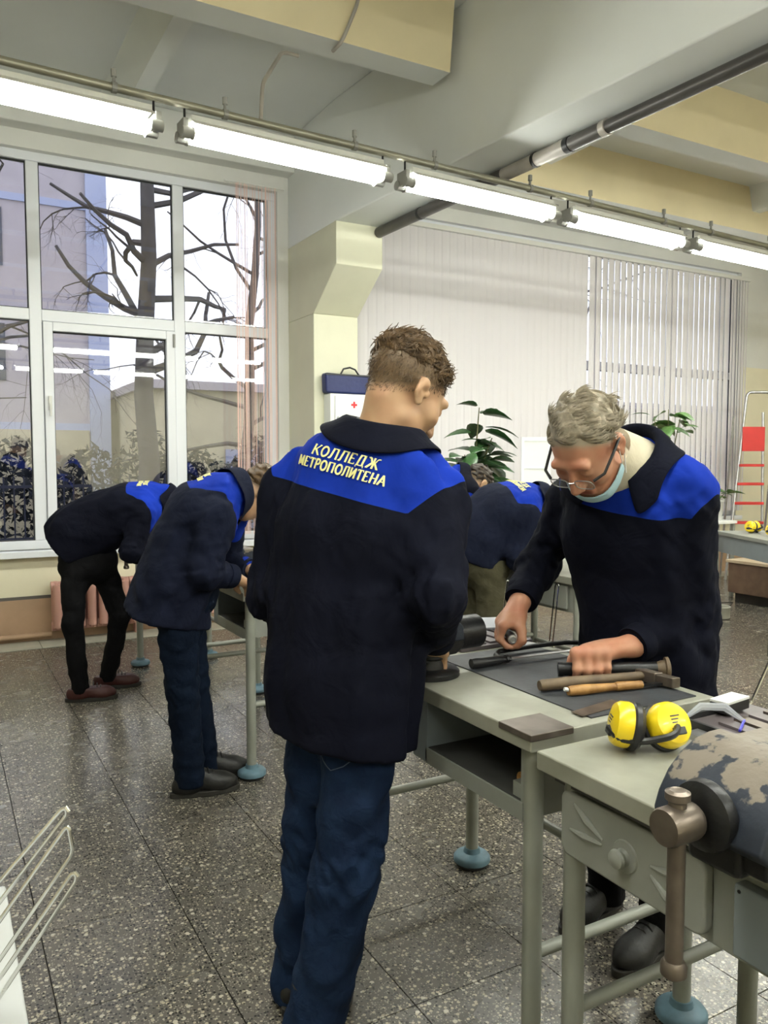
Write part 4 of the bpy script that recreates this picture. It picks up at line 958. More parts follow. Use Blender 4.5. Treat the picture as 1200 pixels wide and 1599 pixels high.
def folds(seed, amp, wl, up=None):
    rg = np.random.RandomState(seed); D = [nrm(rg.normal(size=3)) for _ in range(5)]
    if up is not None: D = [nrm(q - .72 * (q @ up) * up) for q in D]
    ph = rg.uniform(0, 6.28, 5); W_ = [2 * PI / (wl * rg.uniform(.6, 1.6)) for _ in range(5)]
    def f(P):
        s = 0
        for k in range(5): s = s + np.sin(P @ D[k] * W_[k] + ph[k] + 1.6 * np.sin(P @ D[(k + 1) % 5] * W_[(k + 2) % 5] * .6))
        return s * amp / 2.2
    return f
def frame(az, pitch=0.0, roll=0.0):
    a = math.radians(az); p = math.radians(pitch); fw = V(math.sin(a) * math.cos(p), math.cos(a) * math.cos(p), -math.sin(p)); r = V(math.cos(a), -math.sin(a), 0); u = np.cross(r, fw)
    if roll:
        c, s = math.cos(math.radians(roll)), math.sin(math.radians(roll)); r, u = c * r + s * u, c * u - s * r
    return r, fw, u

# ------------------------------------------------------------------ cloth and skin materials
def cloth(name, col, rough=.85, bump=.35, scale=11, weave=900, col2=None):
    m = mat(name, col, rough, var=0 if col2 else .12, vscale=9, col2=col2, sheen=0, spec=.09); nt = m.node_tree; b = nt.nodes['Principled BSDF']
    tc = nt.nodes.new('ShaderNodeTexCoord'); n = nt.nodes.new('ShaderNodeTexNoise'); n.inputs['Scale'].default_value = scale; n.inputs['Detail'].default_value = 3; n.inputs['Distortion'].default_value = .8
    nt.links.new(tc.outputs['Object'], n.inputs['Vector']); bp = nt.nodes.new('ShaderNodeBump'); bp.inputs['Strength'].default_value = bump; bp.inputs['Distance'].default_value = .02
    nt.links.new(n.outputs['Fac'], bp.inputs['Height']); nt.links.new(bp.outputs['Normal'], b.inputs['Normal']); return m
M['navy_cloth'] = cloth('navy_cloth', (0.0038, 0.0045, 0.0105))
M['navy_cloth_pale'] = cloth('navy_cloth_pale', (0.008, 0.0105, 0.024))
M['royal_cloth'] = cloth('royal_cloth', (0.006, 0.026, 0.28), bump=.18)
M['thread_yellow'] = mat('thread_yellow', (0.88, 0.84, 0.36), .6)
M['denim'] = cloth('denim', (0.012, 0.026, 0.065), col2=(0.006, 0.013, 0.034), scale=22)
M['denim_dark'] = cloth('denim_dark', (0.004, 0.0085, 0.02), scale=18)
M['black_trousers'] = cloth('black_trousers', (0.006, 0.006, 0.007), scale=16)
M['khaki'] = cloth('khaki', (0.065, 0.060, 0.036), scale=16, bump=.4)
M['cream_knit'] = cloth('cream_knit', (0.55, 0.50, 0.38), scale=40, bump=.1)
M['grey_knit'] = cloth('grey_knit', (0.17, 0.18, 0.20), scale=70, bump=.3)
M['maroon_leather'] = mat('maroon_leather', (0.042, 0.007, 0.006), .55, bump=.1)
M['black_leather'] = mat('black_leather', (0.006, 0.0057, 0.0054), .5, bump=.15, bscale=40)
M['sole_rubber'] = mat('sole_rubber', (0.018, 0.016, 0.013), .7)
M['hair_brown'] = mat('hair_brown', (0.115, 0.068, 0.030), .5, vscale=60, col2=(0.055, 0.032, 0.014), spec=.4)
M['hair_grey'] = mat('hair_grey', (0.30, 0.255, 0.185), .5, vscale=50, col2=(0.17, 0.145, 0.10), spec=.4)
M['hair_dark'] = mat('hair_dark', (0.035, 0.024, 0.015), .5, vscale=60, col2=(0.02, 0.013, 0.008), spec=.4)
M['mask_blue'] = mat('mask_blue', (0.42, 0.62, 0.70), .8, bump=.2, bscale=30)
M['glove_white'] = cloth('glove_white', (0.60, 0.58, 0.48), scale=60)
def skin(name, col, red, stub):
    m = bpy.data.materials.new(name); m.use_nodes = True; nt = m.node_tree; b = nt.nodes['Principled BSDF']; L = nt.links.new
    tc = nt.nodes.new('ShaderNodeTexCoord'); n = nt.nodes.new('ShaderNodeTexNoise'); n.inputs['Scale'].default_value = 16; n.inputs['Detail'].default_value = 4; L(tc.outputs['Object'], n.inputs['Vector'])
    r = nt.nodes.new('ShaderNodeValToRGB'); r.color_ramp.elements[0].position = .35; r.color_ramp.elements[1].position = .7; r.color_ramp.elements[0].color = (*col, 1); r.color_ramp.elements[1].color = (*red, 1); L(n.outputs['Fac'], r.inputs['Fac'])
    a = nt.nodes.new('ShaderNodeAttribute'); a.attribute_name = 'stubble'
    n2 = nt.nodes.new('ShaderNodeTexNoise'); n2.inputs['Scale'].default_value = 260; L(tc.outputs['Object'], n2.inputs['Vector'])
    mu = nt.nodes.new('ShaderNodeMath'); mu.operation = 'MULTIPLY_ADD'; mu.inputs[1].default_value = .5; mu.inputs[2].default_value = -.25; L(n2.outputs['Fac'], mu.inputs[0])
    ad = nt.nodes.new('ShaderNodeMath'); ad.operation = 'ADD'; ad.use_clamp = True; L(a.outputs['Fac'], ad.inputs[0]); L(mu.outputs[0], ad.inputs[1])
    mm = nt.nodes.new('ShaderNodeMath'); mm.operation = 'MULTIPLY'; L(ad.outputs[0], mm.inputs[0]); L(a.outputs['Fac'], mm.inputs[1])
    mx = nt.nodes.new('ShaderNodeMix'); mx.data_type = 'RGBA'; L(mm.outputs[0], mx.inputs[0]); L(r.outputs['Color'], mx.inputs[6]); mx.inputs[7].default_value = (*stub, 1)
    a2 = nt.nodes.new('ShaderNodeAttribute'); a2.attribute_name = 'lips'
    mx2 = nt.nodes.new('ShaderNodeMix'); mx2.data_type = 'RGBA'; L(a2.outputs['Fac'], mx2.inputs[0]); L(mx.outputs[2], mx2.inputs[6]); mx2.inputs[7].default_value = (red[0] * .8, red[1] * .5, red[2] * .5, 1)
    L(mx2.outputs[2], b.inputs['Base Color']); b.inputs['Roughness'].default_value = .5; b.inputs['Subsurface Weight'].default_value = .08; b.inputs['Subsurface Radius'].default_value = (.01, .004, .002); b.inputs['Subsurface Scale'].default_value = .5
    return m
M['skin_young'] = skin('skin_young', (0.46, 0.29, 0.165), (0.41, 0.225, 0.13), (0.12, 0.075, 0.035))
M['skin_older'] = skin('skin_older', (0.46, 0.235, 0.145), (0.40, 0.155, 0.09), (0.35, 0.30, 0.22))

# ------------------------------------------------------------------ figure parts
def head_field(F, c, az, pitch, roll, s, old=False):
    r, fw, u = frame(az, pitch, roll); Rm = np.stack([r, fw, u], 1); c = V(c)
    def w(x, y, z): return c + Rm @ V(x, y, z) * s
    def E(x, y, z, a, b, d): return ell(w(x, y, z), V(a, b, d) * s, Rm)
    def Cn(p, q, r1, r2, ax=None, fl=1): return cone(w(*p), w(*q), r1 * s, r2 * s, None if ax is None else Rm @ V(*ax), fl)
    F.add(E(0, -.016, .036, .076, .097, .084), .03)
    F.add(E(0, .034, -.02, .063, .062, .080), .03)
    F.add(E(0, .040, -.078, .050, .048, .034), .03)
    F.add(E(0, .074, -.098, .020, .018, .017), .02)
    for g in (-1, 1):
        F.add(E(g * .045, .058, -.024, .020, .024, .018), .035)
        F.add(Cn((g * .046, .010, -.066), (g * .030, .060, -.092), .019, .017), .035)
    F.add(Cn((-.040, .083, .030), (.040, .083, .030), .012, .012), .014)
    for g in (-1, 1): F.add(ell(w(g * .032, .101, .008), V(.019, .014, .013) * s, Rm), .012, 's')
    for g in (-1, 1): F.add(E(g * .032, .081, .006, .0145, .0135, .0125), .006)
    F.add(Cn((0, .090, .022), (0, .116, -.030), .008, .0125), .010)
    for g in (-1, 1): F.add(E(g * .012, .104, -.035, .009, .011, .008), .008)
    F.add(Cn((-.020, .091, -.060), (.020, .091, -.060), .0065, .0065), .008); F.add(Cn((-.017, .090, -.070), (.017, .090, -.070), .0075, .0075), .008)
    F.add(Cn((-.024, .099, -.0652), (.024, .099, -.0652), .0022, .0022), .004, 's')
    for g in (-1, 1):                                        # ears
        F.add(ell(w(g * .079, -.012, -.004), V(.010, .019, .027) * s, Rm @ np.array([[math.cos(g * .35), -math.sin(g * .35), 0], [math.sin(g * .35), math.cos(g * .35), 0], [0, 0, 1]])), .008)
        F.add(ell(w(g * .090, -.006, .002), V(.008, .012, .020) * s, Rm), .006, 's')
        F.add(E(g * .081, -.014, .009, .0085, .015, .014), .006)
        F.add(E(g * .079, -.004, -.030, .007, .010, .010), .006)
        F.add(E(g * .081, .006, -.006, .006, .005, .009), .005)
    return w, Rm
def finger_chain(F, pts, r0, r1, k=.006):
    n = len(pts) - 1
    for i in range(n):
        a = r0 + (r1 - r0) * i / n; b = r0 + (r1 - r0) * (i + 1) / n; F.add(cone(pts[i], pts[i + 1], a, b), k if i else .010)
def grip_hand(F, wrist, c, A, U, Sd, rc, tip=205, sc=1.0, thumb_at=-1):
    """hand closed round a rod: c point of the rod, A rod axis (index finger end = -A), U towards the back of the hand, Sd side the fingers go round"""
    A = nrm(A); U = nrm(U - A * (V(U) @ A)); Sd = nrm(np.cross(A, U)) * (1 if np.cross(A, U) @ V(Sd) > 0 else -1); c = V(c)
    def pol(a, ang, rad): t = math.radians(ang); return c + A * a + (U * math.cos(t) + Sd * math.sin(t)) * rad
    knk = []
    for i, (a, ln, r) in enumerate(((-.033, .96, .0093), (-.011, 1.04, .0098), (.011, 1.0, .0094), (.031, .84, .0082))):
        a *= sc; r = r * (1 + (sc - 1) * .8); R_ = rc + r + .001; k0 = pol(a, 38, rc + .030 * sc); knk.append(k0)
        sp = (tip - 38) * ln
        finger_chain(F, [k0, pol(a, 38 + sp * .40, R_ + .010), pol(a, 38 + sp * .72, R_ + .002), pol(a, 38 + sp, R_)], r * 1.1, r * .88)
    w = V(wrist); U0 = pol(0, -25, rc + .024 * sc)
    for i, k0 in enumerate(knk): F.add(cone(w * .35 + (U0 + A * (-.018 + .012 * i)) * .65, k0, .0150 * sc, .0125 * sc), .014)
    F.add(cone(w, U0 + A * -.004, .024, .022, A, 1.35), .02); F.add(cone(w, (w + knk[1] + knk[2]) / 3, .022, .018 * sc, A, 1.6), .02); F.add(cone(w, (w * .6 + knk[1] + knk[2]) / 2.6, .018, .013 * sc, A, 2.3), .02)
    ta = thumb_at * .030 * sc
    finger_chain(F, [w * .45 + U0 * .55 + A * ta * .5, pol(ta * 1.1, -50, rc + .020), pol(ta * 1.45, -92, rc + .013), pol(ta * 1.35, -140, rc + .010)], .0150, .0100, .010)
def relaxed_hand(F, wrist, d, n, side, sc=1.0, curl=.5):
    """d pointing direction, n palm normal, side = thumb side"""
    w = V(wrist); d = nrm(d); n = nrm(V(n) - d * (V(n) @ d)); s = nrm(np.cross(d, n)); s = s if s @ V(side) > 0 else -s
    for i, (o_, l, r) in enumerate(((.030, .070, .0088), (.010, .078, .0090), (-.010, .072, .0086), (-.028, .058, .0078))):
        k0 = w + d * (.085 - .004 * abs(i - 1)) * sc + s * o_ * sc; F.add(cone(w + s * o_ * .4 + d * .02, k0, .014, .0115), .014)
        p = [k0]; a = curl * .5
        for f_ in (.45, .30, .25):
            p.append(p[-1] + (d * math.cos(a) + n * math.sin(a)) * l * f_ * sc); a += curl
        finger_chain(F, p, r, r * .82)
    finger_chain(F, [w + d * .025 + s * .018, w + d * .055 + s * .046 + n * .012, w + d * .085 + s * .050 + n * .026, w + d * .105 + s * .042 + n * .036], .014, .0092, .01)
    F.add(cone(w - d * .02, w + d * .05, .022, .020, s, 1.35), .015)

# letters of the back print as strokes: polylines in a 1 x 1.4 cell, thick and thin with serifs
GL = {'К': (.95, [[(.12, 0), (.12, 1)], [(.12, .5), (.35, .55), (.80, 1)], [(.35, .55), (.85, 0)]]), 'О': (1, [[(.5 + .42 * math.cos(t), .5 + .5 * math.sin(t)) for t in np.linspace(0, 2 * PI, 15)]]),
      'Л': (.95, [[(.05, 0), (.18, .1), (.30, 1)], [(.30, 1), (.80, 1)], [(.80, 1), (.80, 0)]]), 'Е': (.8, [[(.12, 0), (.12, 1)], [(.12, 1), (.68, 1), (.68, .86)], [(.12, .52), (.55, .52)], [(.12, 0), (.70, 0), (.70, .14)]]),
      'Д': (1, [[(.05, -.2), (.05, 0), (.90, 0), (.90, -.2)], [(.18, 0), (.32, 1)], [(.32, 1), (.75, 1)], [(.75, 1), (.75, 0)]]), 'Ж': (1.25, [[(.6, 0), (.6, 1)], [(.05, 1), (.22, .95), (.45, .52), (.6, .5)], [(1.15, 1), (.98, .95), (.75, .52), (.6, .5)], [(.05, 0), (.45, .52)], [(1.15, 0), (.75, .52)]]),
      'М': (1.1, [[(.10, 0), (.14, 1)], [(.14, 1), (.52, .12)], [(.52, .12), (.90, 1)], [(.90, 1), (.95, 0)]]), 'Т': (.85, [[(.42, 0), (.42, 1)], [(.05, .84), (.05, 1), (.80, 1), (.80, .84)]]), 'Р': (.8, [[(.12, 0), (.12, 1)], [(.12, 1), (.5, 1), (.68, .88), (.68, .62), (.5, .48), (.12, .48)]]),
      'П': (.95, [[(.12, 0), (.12, 1)], [(.12, 1), (.80, 1)], [(.80, 1), (.80, 0)]]), 'И': (.95, [[(.12, 0), (.12, 1)], [(.12, .05), (.80, .95)], [(.80, 0), (.80, 1)]]), 'Н': (.95, [[(.12, 0), (.12, 1)], [(.12, .5), (.80, .5)], [(.80, 0), (.80, 1)]]), 'А': (.95, [[(.05, 0), (.45, 1)], [(.45, 1), (.88, 0)], [(.20, .33), (.72, .33)]])}
def print_strokes(text, h, gap=.16, wf=.98, dx=0.0):
    out = []; x = 0
    for ch in text:
        wd, st = GL[ch]
        for pl in st:
            out.append([(x + a, b) for a, b in pl])
            for e in (pl[0], pl[-1]):
                if e[1] in (0, 1) and ch not in 'О': out.append([(x + e[0] - .11, e[1]), (x + e[0] + .11, e[1])])
        x += wd + gap
    tot = x - gap
    return [[((a - tot / 2 + .14 * (b - .5)) * h * wf + dx, b * h) for a, b in pl] for pl in out], tot * h * wf
def back_print(parent, bvh, N, r, u, fw, lines, m='thread_yellow', wd=.0019, name='embroidery', lab='yellow lettering on the yoke'):
    vs = []; fs = []
    for text, top, h, *o4 in lines:
        sts = text if isinstance(text, list) else print_strokes(text, h, .16, *o4)[0]
        for pl in sts:
            vert = abs(pl[-1][1] - pl[0][1]) > abs(pl[-1][0] - pl[0][0]); ww = wd * (1.2 if vert else .6)
            dense = []
            for i in range(len(pl) - 1):
                n = max(1, int(math.hypot(pl[i + 1][0] - pl[i][0], pl[i + 1][1] - pl[i][1]) / .006))
                dense += [(pl[i][0] + (pl[i + 1][0] - pl[i][0]) * k / n, pl[i][1] + (pl[i + 1][1] - pl[i][1]) * k / n) for k in range(n)]
            dense.append(pl[-1]); rows = []
            for i, (a, b) in enumerate(dense):
                p, q = dense[max(i - 1, 0)], dense[min(i + 1, len(dense) - 1)]; tx, ty = q[0] - p[0], q[1] - p[1]; l = math.hypot(tx, ty) + 1e-9; nx, ny = -ty / l, tx / l
                row = []
                for sg in (-1, 1):
                    Q = V(N) + r * (a + sg * nx * ww) + u * (top - h + b + sg * ny * ww) - fw * .35
                    hit = bvh.ray_cast(Vector(Q), Vector(fw), .6)
                    row.append(None if hit[0] is None else V(hit[0]) - fw * .0022)
                rows.append(row)
            for i in range(len(rows) - 1):
                if all(x is not None for x in rows[i] + rows[i + 1]):
                    o_ = len(vs); vs += [rows[i][0], rows[i][1], rows[i + 1][1], rows[i + 1][0]]; fs.append((o_, o_ + 1, o_ + 2, o_ + 3))
    if vs:
        o = rawmesh(name, vs, fs, m, parent, smooth=False); sd = o.modifiers.new('thick', 'SOLIDIFY'); sd.thickness = .0014; o['label'] = lab; return o
def shoe(parent, an, az, m, L=.285, boot=.10, name='shoe'):
    r, fw, u = frame(az); a = V(an[0], an[1], 0); F = Field(); Rm = np.stack([r, fw, u], 1)
    F.add(ell(a + fw * .115 + u * .040, (.047, .085, .042), Rm), .03).add(ell(a - fw * .02 + u * .045, (.039, .062, .050), Rm), .03).add(cone(a + fw * .00 + u * .06, a + fw * -.01 + u * (.06 + boot), .045, .047), .03).add(cone(a + fw * .05 + u * .075, a + fw * .12 + u * .045, .036, .038), .03)
    F.ops.append((lambda P: .018 - P[:, 2], .004, 'i'))
    F.ops.append((lambda P: P[:, 2] - .06 - boot, .004, 'i'))
    v, q = surface(F, .007); o = rawmesh(name, v, q, m, parent)
    out = [(.040 * math.sin(t) * (1.14 if math.cos(t) > 0 else .95) * (1 + .1 * math.cos(t)), .060 + .150 * math.cos(t)) for t in np.linspace(0, 2 * PI, 28, endpoint=False)]
    MB().prism([a + r * x + fw * y + u * 0.0 for x, y in out], (0, 0, .024)).build('sole', 'sole_rubber', o, bevel=0.004)
    for k in range(4):
        c_ = a + fw * (.052 + .020 * k) + u * (.116 - .0105 * k); MB().tube([c_ - r * .026 - u * .010, c_ - r * .012 + u * .002, c_ + r * .012 + u * .002, c_ + r * .026 - u * .010], .0032, 6).build('lace', 'black_leather', o, smooth=True)
    return o
def hair_mesh(parent, w, Rm, s, m, seed, thick=.014, front=.062, nape=-.085, ear=.012, strands=1500, length=.035, comb=(0, .6, .2), curl=.5, top_only=-9, lift=(.15, .5), cap=None):
    F = Field(); c = w(0, -.016, .036)
    if cap: front, nape, ear = cap
    F.add(ell(c, V(.076 + thick * .8, .097 + thick, .084 + thick) * s, Rm), .01)
    fo = folds(seed, .0045, .035)
    base = F.ops[0][0]
    def hline(q):
        y = q[:, 1]; ax = np.abs(q[:, 0]); hl = np.where(y < 0.01, ear + (y - .01) / .10 * (ear - nape), ear + (y - .01) / .085 * (front - ear))
        return hl + np.where(y > .02, np.clip((ax - .035) * -.5, -.02, 0), 0)
    def dis(P):
        q = (P - c) @ Rm / s; return base(P) + fo(P) + np.clip(.026 - (q[:, 2] + .036 - hline(q)), 0, .04) * .42 * min(1, thick / .010)
    dis.bb = base.bb; F.ops[0] = (dis, .01, 'u')
    def line(P):                                             # keeps what lies above the hair line
        q = (P - c) @ Rm / s; y = q[:, 1]; z = q[:, 2] + .036
        hl = np.where(y < 0.01, ear + (y - .01) / .10 * (ear - nape), ear + (y - .01) / .085 * (front - ear))
        ax = np.abs(q[:, 0]); hl = hl + np.where(y > .02, np.clip((ax - .035) * -.5, -.02, 0), 0)
        return (hl - z) * s * .8
    F.ops.append((line, .008, 'i'))
    v, q = surface(F, .0045)
    o = rawmesh('hair', v, q, m, parent); rg = random.Random(seed)
    # strands
    nv = np.zeros_like(v); tr = tris_of(q); fn = np.cross(v[tr[:, 1]] - v[tr[:, 0]], v[tr[:, 2]] - v[tr[:, 0]])
    for k in range(3): np.add.at(nv, tr[:, k], fn)
    nv /= np.linalg.norm(nv, axis=1)[:, None] + 1e-9
    loc = (v - c) @ Rm / s; ok = np.where((loc[:, 2] + .036 > top_only) & ((nv * (v - c)).sum(1) > .03))[0]
    S_ = MB(); cd = Rm @ V(*comb)
    for _ in range(strands):
        i = ok[rg.randrange(len(ok))]; n = nv[i]; t = cd - n * (cd @ n) + V(rg.gauss(0, curl), rg.gauss(0, curl), rg.gauss(0, curl)) * .5; t = nrm(t - n * (t @ n))
        L = length * rg.uniform(.6, 1.15) * s; p = v[i] - n * .002; pts = [p]; lf_ = rg.uniform(*lift); d = nrm(t + n * lf_); side = np.cross(n, t)
        ph = rg.uniform(0, 6)
        for k in range(4):
            pts.append(pts[-1] + d * L / 4); d = nrm(d - n * .22 + side * curl * .6 * math.sin(ph + k * 1.7))
        S_.tube(pts, [.0013, .0016, .0014, .001, .0003], 3)
    so = S_.build('hair_strands', m, o); so['kind'] = 'stuff'
    return o
PEOPLE = {'p1': {'armL': [(0.799, 1.913, 1.334), (0.745, 1.898, 1.086), (0.945, 1.958, 0.955)],
        'armR': [(1.048, 1.614, 1.315), (0.991, 1.508, 1.108), (1.107, 1.707, 0.968)],
        'az': 64,
        'haz': 81,
        'head': (1.006, 1.694, 1.588),
        'hpitch': 37,
        'hroll': -4,
        'hs': 1.07,
        'legL': [(0.847, 1.818, 0.868), (0.836, 1.87, 0.413), (0.801, 1.89, -0.007)],
        'legR': [(0.905, 1.705, 0.887), (0.841, 1.683, 0.452), (0.768, 1.725, 0.019)],
        'spine': [((0.86, 1.765, 0.746), 0.195, 0.15), ((0.867, 1.761, 0.895), 0.188, 0.15), ((0.882, 1.753, 1.056), 0.185, 0.145), ((0.903, 1.741, 1.246), 0.205, 0.14),
                  ((0.926, 1.728, 1.385), 0.195, 0.11), ((0.952, 1.713, 1.475), 0.085, 0.08)]},
 'p2': {'armL': [(1.737, 1.469, 1.334), (1.885, 1.546, 0.989), (1.617, 1.524, 0.925)],
        'armR': [(1.686, 1.829, 1.293), (1.66, 1.959, 1.095), (1.533, 1.892, 0.997)],
        'az': 237,
        'haz': 256,
        'head': (1.475, 1.558, 1.462),
        'hpitch': 55,
        'hroll': 4,
        'hs': 1.06,
        'legL': [(1.799, 1.583, 0.908), (1.791, 1.564, 0.485), (1.792, 1.564, 0.047)],
        'legR': [(1.826, 1.728, 0.876), (1.79, 1.748, 0.458), (1.8, 1.789, 0.05)],
        'spine': [((1.812, 1.644, 0.741), 0.19, 0.15), ((1.806, 1.648, 0.894), 0.185, 0.155), ((1.784, 1.649, 1.047), 0.185, 0.155), ((1.726, 1.635, 1.219), 0.2, 0.145),
                  ((1.694, 1.607, 1.339), 0.19, 0.115), ((1.672, 1.585, 1.428), 0.085, 0.08)]},
 'p3': {'armL': [(1.153, 3.457, 1.189), (1.159, 3.546, 0.948), (1.216, 3.388, 0.934)],
        'armR': [(0.989, 3.16, 1.18), (0.938, 3.142, 0.974), (1.071, 3.205, 0.938)],
        'az': 88,
        'haz': 92,
        'head': (1.228, 3.313, 1.279),
        'hpitch': 72,
        'hroll': 0,
        'hs': 1.0,
        'legL': [(0.92, 3.439, 0.835), (0.962, 3.438, 0.448), (1.012, 3.445, 0.149)],
        'legR': [(0.849, 3.272, 0.852), (0.87, 3.272, 0.474), (0.906, 3.298, 0.131)],
        'spine': [((0.836, 3.383, 0.763), 0.2, 0.178), ((0.869, 3.364, 0.919), 0.195, 0.15), ((0.917, 3.361, 1.053), 0.19, 0.143), ((0.983, 3.346, 1.193), 0.2, 0.138),
                  ((1.054, 3.329, 1.255), 0.19, 0.108), ((1.125, 3.301, 1.293), 0.085, 0.08)]},
 'p4': {'armL': [(1.161, 4.966, 1.144), (1.163, 5.08, 0.856), (1.277, 4.901, 0.899)],
        'armR': [(1.04, 4.667, 1.125), (0.956, 4.645, 0.903), (1.148, 4.698, 0.864)],
        'az': 92,
        'haz': 92,
        'head': (1.264, 4.793, 1.111),
        'hpitch': 75,
        'hroll': 0,
        'hs': 1.0,
        'legL': [(0.855, 5.022, 0.801), (0.957, 5.0, 0.483), (0.893, 5.15, 0.091)],
        'legR': [(0.694, 4.918, 0.804), (0.67, 4.897, 0.49), (0.71, 4.943, 0.087)],
        'spine': [((0.668, 5.036, 0.918), 0.2, 0.17), ((0.745, 4.992, 0.994), 0.2, 0.18), ((0.852, 4.932, 1.059), 0.195, 0.17), ((0.986, 4.858, 1.135), 0.2, 0.15),
                  ((1.081, 4.816, 1.172), 0.19, 0.11), ((1.179, 4.784, 1.198), 0.085, 0.08)]},
 'p5': {'armL': [(2.695, 4.164, 1.141), (2.786, 4.228, 0.891), (2.882, 4.117, 0.816)],
        'armR': [(2.671, 3.799, 1.122), (2.683, 3.77, 0.92), (2.889, 3.861, 0.842)],
        'az': 70,
        'haz': 85,
        'head': (2.839, 3.934, 1.276),
        'hpitch': 62,
        'hroll': 0,
        'hs': 1.0,
        'legL': [(2.591, 4.108, 0.834), (2.613, 4.118, 0.435), (2.62, 4.149, 0.059)],
        'legR': [(2.56, 3.953, 0.852), (2.562, 3.952, 0.47), (2.547, 3.961, 0.064)],
        'spine': [((2.564, 4.043, 0.707), 0.19, 0.15), ((2.587, 4.03, 0.842), 0.185, 0.15), ((2.617, 4.013, 0.997), 0.185, 0.145), ((2.663, 3.987, 1.151), 0.2, 0.14),
                  ((2.703, 3.965, 1.246), 0.19, 0.11), ((2.742, 3.943, 1.311), 0.085, 0.08)]},
 'p6': {'armL': [(2.765, 3.495, 1.172), (2.878, 3.546, 0.913), (2.922, 3.406, 0.853)],
        'armR': [(2.645, 3.195, 1.118), (2.582, 3.196, 0.924), (2.761, 3.268, 0.827)],
        'az': 70,
        'haz': 80,
        'head': (2.919, 3.294, 1.16),
        'hpitch': 70,
        'hroll': 0,
        'hs': 1.0,
        'legL': [(2.524, 3.515, 0.866), (2.532, 3.51, 0.48), (2.558, 3.542, 0.096)],
        'legR': [(2.497, 3.335, 0.871), (2.508, 3.329, 0.501), (2.52, 3.356, 0.093)],
        'spine': [((2.471, 3.453, 0.89), 0.19, 0.14), ((2.488, 3.443, 0.971), 0.19, 0.145), ((2.529, 3.42, 1.063), 0.19, 0.14), ((2.608, 3.376, 1.155), 0.2, 0.13),
                  ((2.694, 3.34, 1.195), 0.19, 0.105), ((2.789, 3.309, 1.215), 0.085, 0.08)]}}
def person(key, label, tr_m, shoe_m, hair, skin_m='skin_young', res=.0065, jres=.009, foot_az=None, hands=None, coat='navy_cloth', boot=.10, seed=1, yoke=(.165, .25, .55), fy=0.0, shirt=None, letters=True, leg_r=(.088, .064, .058), amp=.0035, hemz=.045, tilt=0.0, ldx=0.0, ysh=0.0):
    S_ = PEOPLE[key]; az = S_['az']; r, fw, up = frame(az)
    sp = [(V(c), a, b) for c, a, b in S_['spine']]; neck = sp[-1][0]; pel = sp[1][0]
    aR = [V(p) for p in S_['armR']]; aL = [V(p) for p in S_['armL']]; lR = [V(p) for p in S_['legR']]; lL = [V(p) for p in S_['legL']]
    for l in (lR, lL): l[2] = V(l[2][0], l[2][1], max(l[2][2], .085))
    rsh = nrm(aR[0] - aL[0]); rights = [nrm(r * (1 - t) + rsh * t) for t in np.linspace(0, 1, len(sp))]
    hc = V(S_['head'])
    # --- body: one continuous skin from head to feet
    F = Field()
    F.add(loft([(c, a * (.80 if a > .1 else .64), b * (.78 if a > .1 else .66)) for c, a, b in sp[1:]], rights[1:]), .03)
    for arm, g in ((aR, 1), (aL, -1)):
        F.add(cone(arm[0], arm[1], .048, .040), .03); F.add(cone(arm[1], arm[2], .040, .027), .02)
    for l in (lR, lL):
        F.add(cone(l[0], l[1], .072, .050), .03); F.add(cone(l[1], V(l[2]), .048, .034), .02); f_ = frame(foot_az if foot_az is not None else az)[1]
        F.add(cone(V(l[2][0], l[2][1], .05), V(l[2][0], l[2][1], .045) + f_ * .13, .032, .026), .03)
    w, Rm = head_field(F, hc, S_['haz'], S_['hpitch'], S_['hroll'], S_['hs'])
    F.add(cone(w(0, -.030, -.045), neck - nrm(neck - sp[-3][0]) * .03, .051, .056), .03)
    for k, arm in (('R', aR), ('L', aL)):
        if hands and k in hands: hands[k](F, arm[2])
        else:
            d = nrm(arm[2] - arm[1]); relaxed_hand(F, arm[2] + d * .005, nrm(d + V(0, 0, -.3)), V(0, 0, -1), fw + (r if k == 'L' else -r))
    v, q = surface(F, res)
    body = rawmesh('person', v, q, skin_m); tag(body, label, 'person', 'people at the benches')
    me = body.data
    hl = (v - hc) @ Rm / S_['hs']
    if hair:
        y, z = hl[:, 1], hl[:, 2]; ear = .012; nape = hair.get('nape', -.085)
        line = np.where(y < .01, ear + (y - .01) / .10 * (ear - nape), ear + (y - .01) / .085 * (hair.get('front', .062) - ear))
        st = np.clip((z - line + .012) / .03, 0, 1) * (np.linalg.norm(hl, axis=1) < .16) * (np.abs(hl[:, 0]) < .082)
        st = st * np.where((np.abs(hl[:, 0]) > .076) & (np.abs(y + .012) < .026) & (z < .024), 0, 1)
        at = me.attributes.new('stubble', 'FLOAT', 'POINT'); at.data.foreach_set('value', st.astype(np.float32))
        if hair.get('fuzz'):
            nv = np.zeros_like(v); tr_ = tris_of(q); fn = np.cross(v[tr_[:, 1]] - v[tr_[:, 0]], v[tr_[:, 2]] - v[tr_[:, 0]])
            for k in range(3): np.add.at(nv, tr_[:, k], fn)
            nv /= np.linalg.norm(nv, axis=1)[:, None] + 1e-9; ok = np.where(st > .25)[0]; rg = random.Random(5); fz = MB(); dn = -Rm[:, 2]
            for _ in range(hair['fuzz']):
                i = ok[rg.randrange(len(ok))]; n = nv[i]; t = nrm(dn - n * (dn @ n) + V(rg.gauss(0, .3), rg.gauss(0, .3), rg.gauss(0, .3))); L = .004 + .007 * st[i] * rg.random()
                p = v[i] + V(rg.gauss(0, .002), rg.gauss(0, .002), rg.gauss(0, .002)) - n * .001; fz.tube([p, p + (t * .8 + n * .55) * L * .5, p + (t + n * .5) * L], [.0006, .0006, .0002], 3)
            FZ = fz
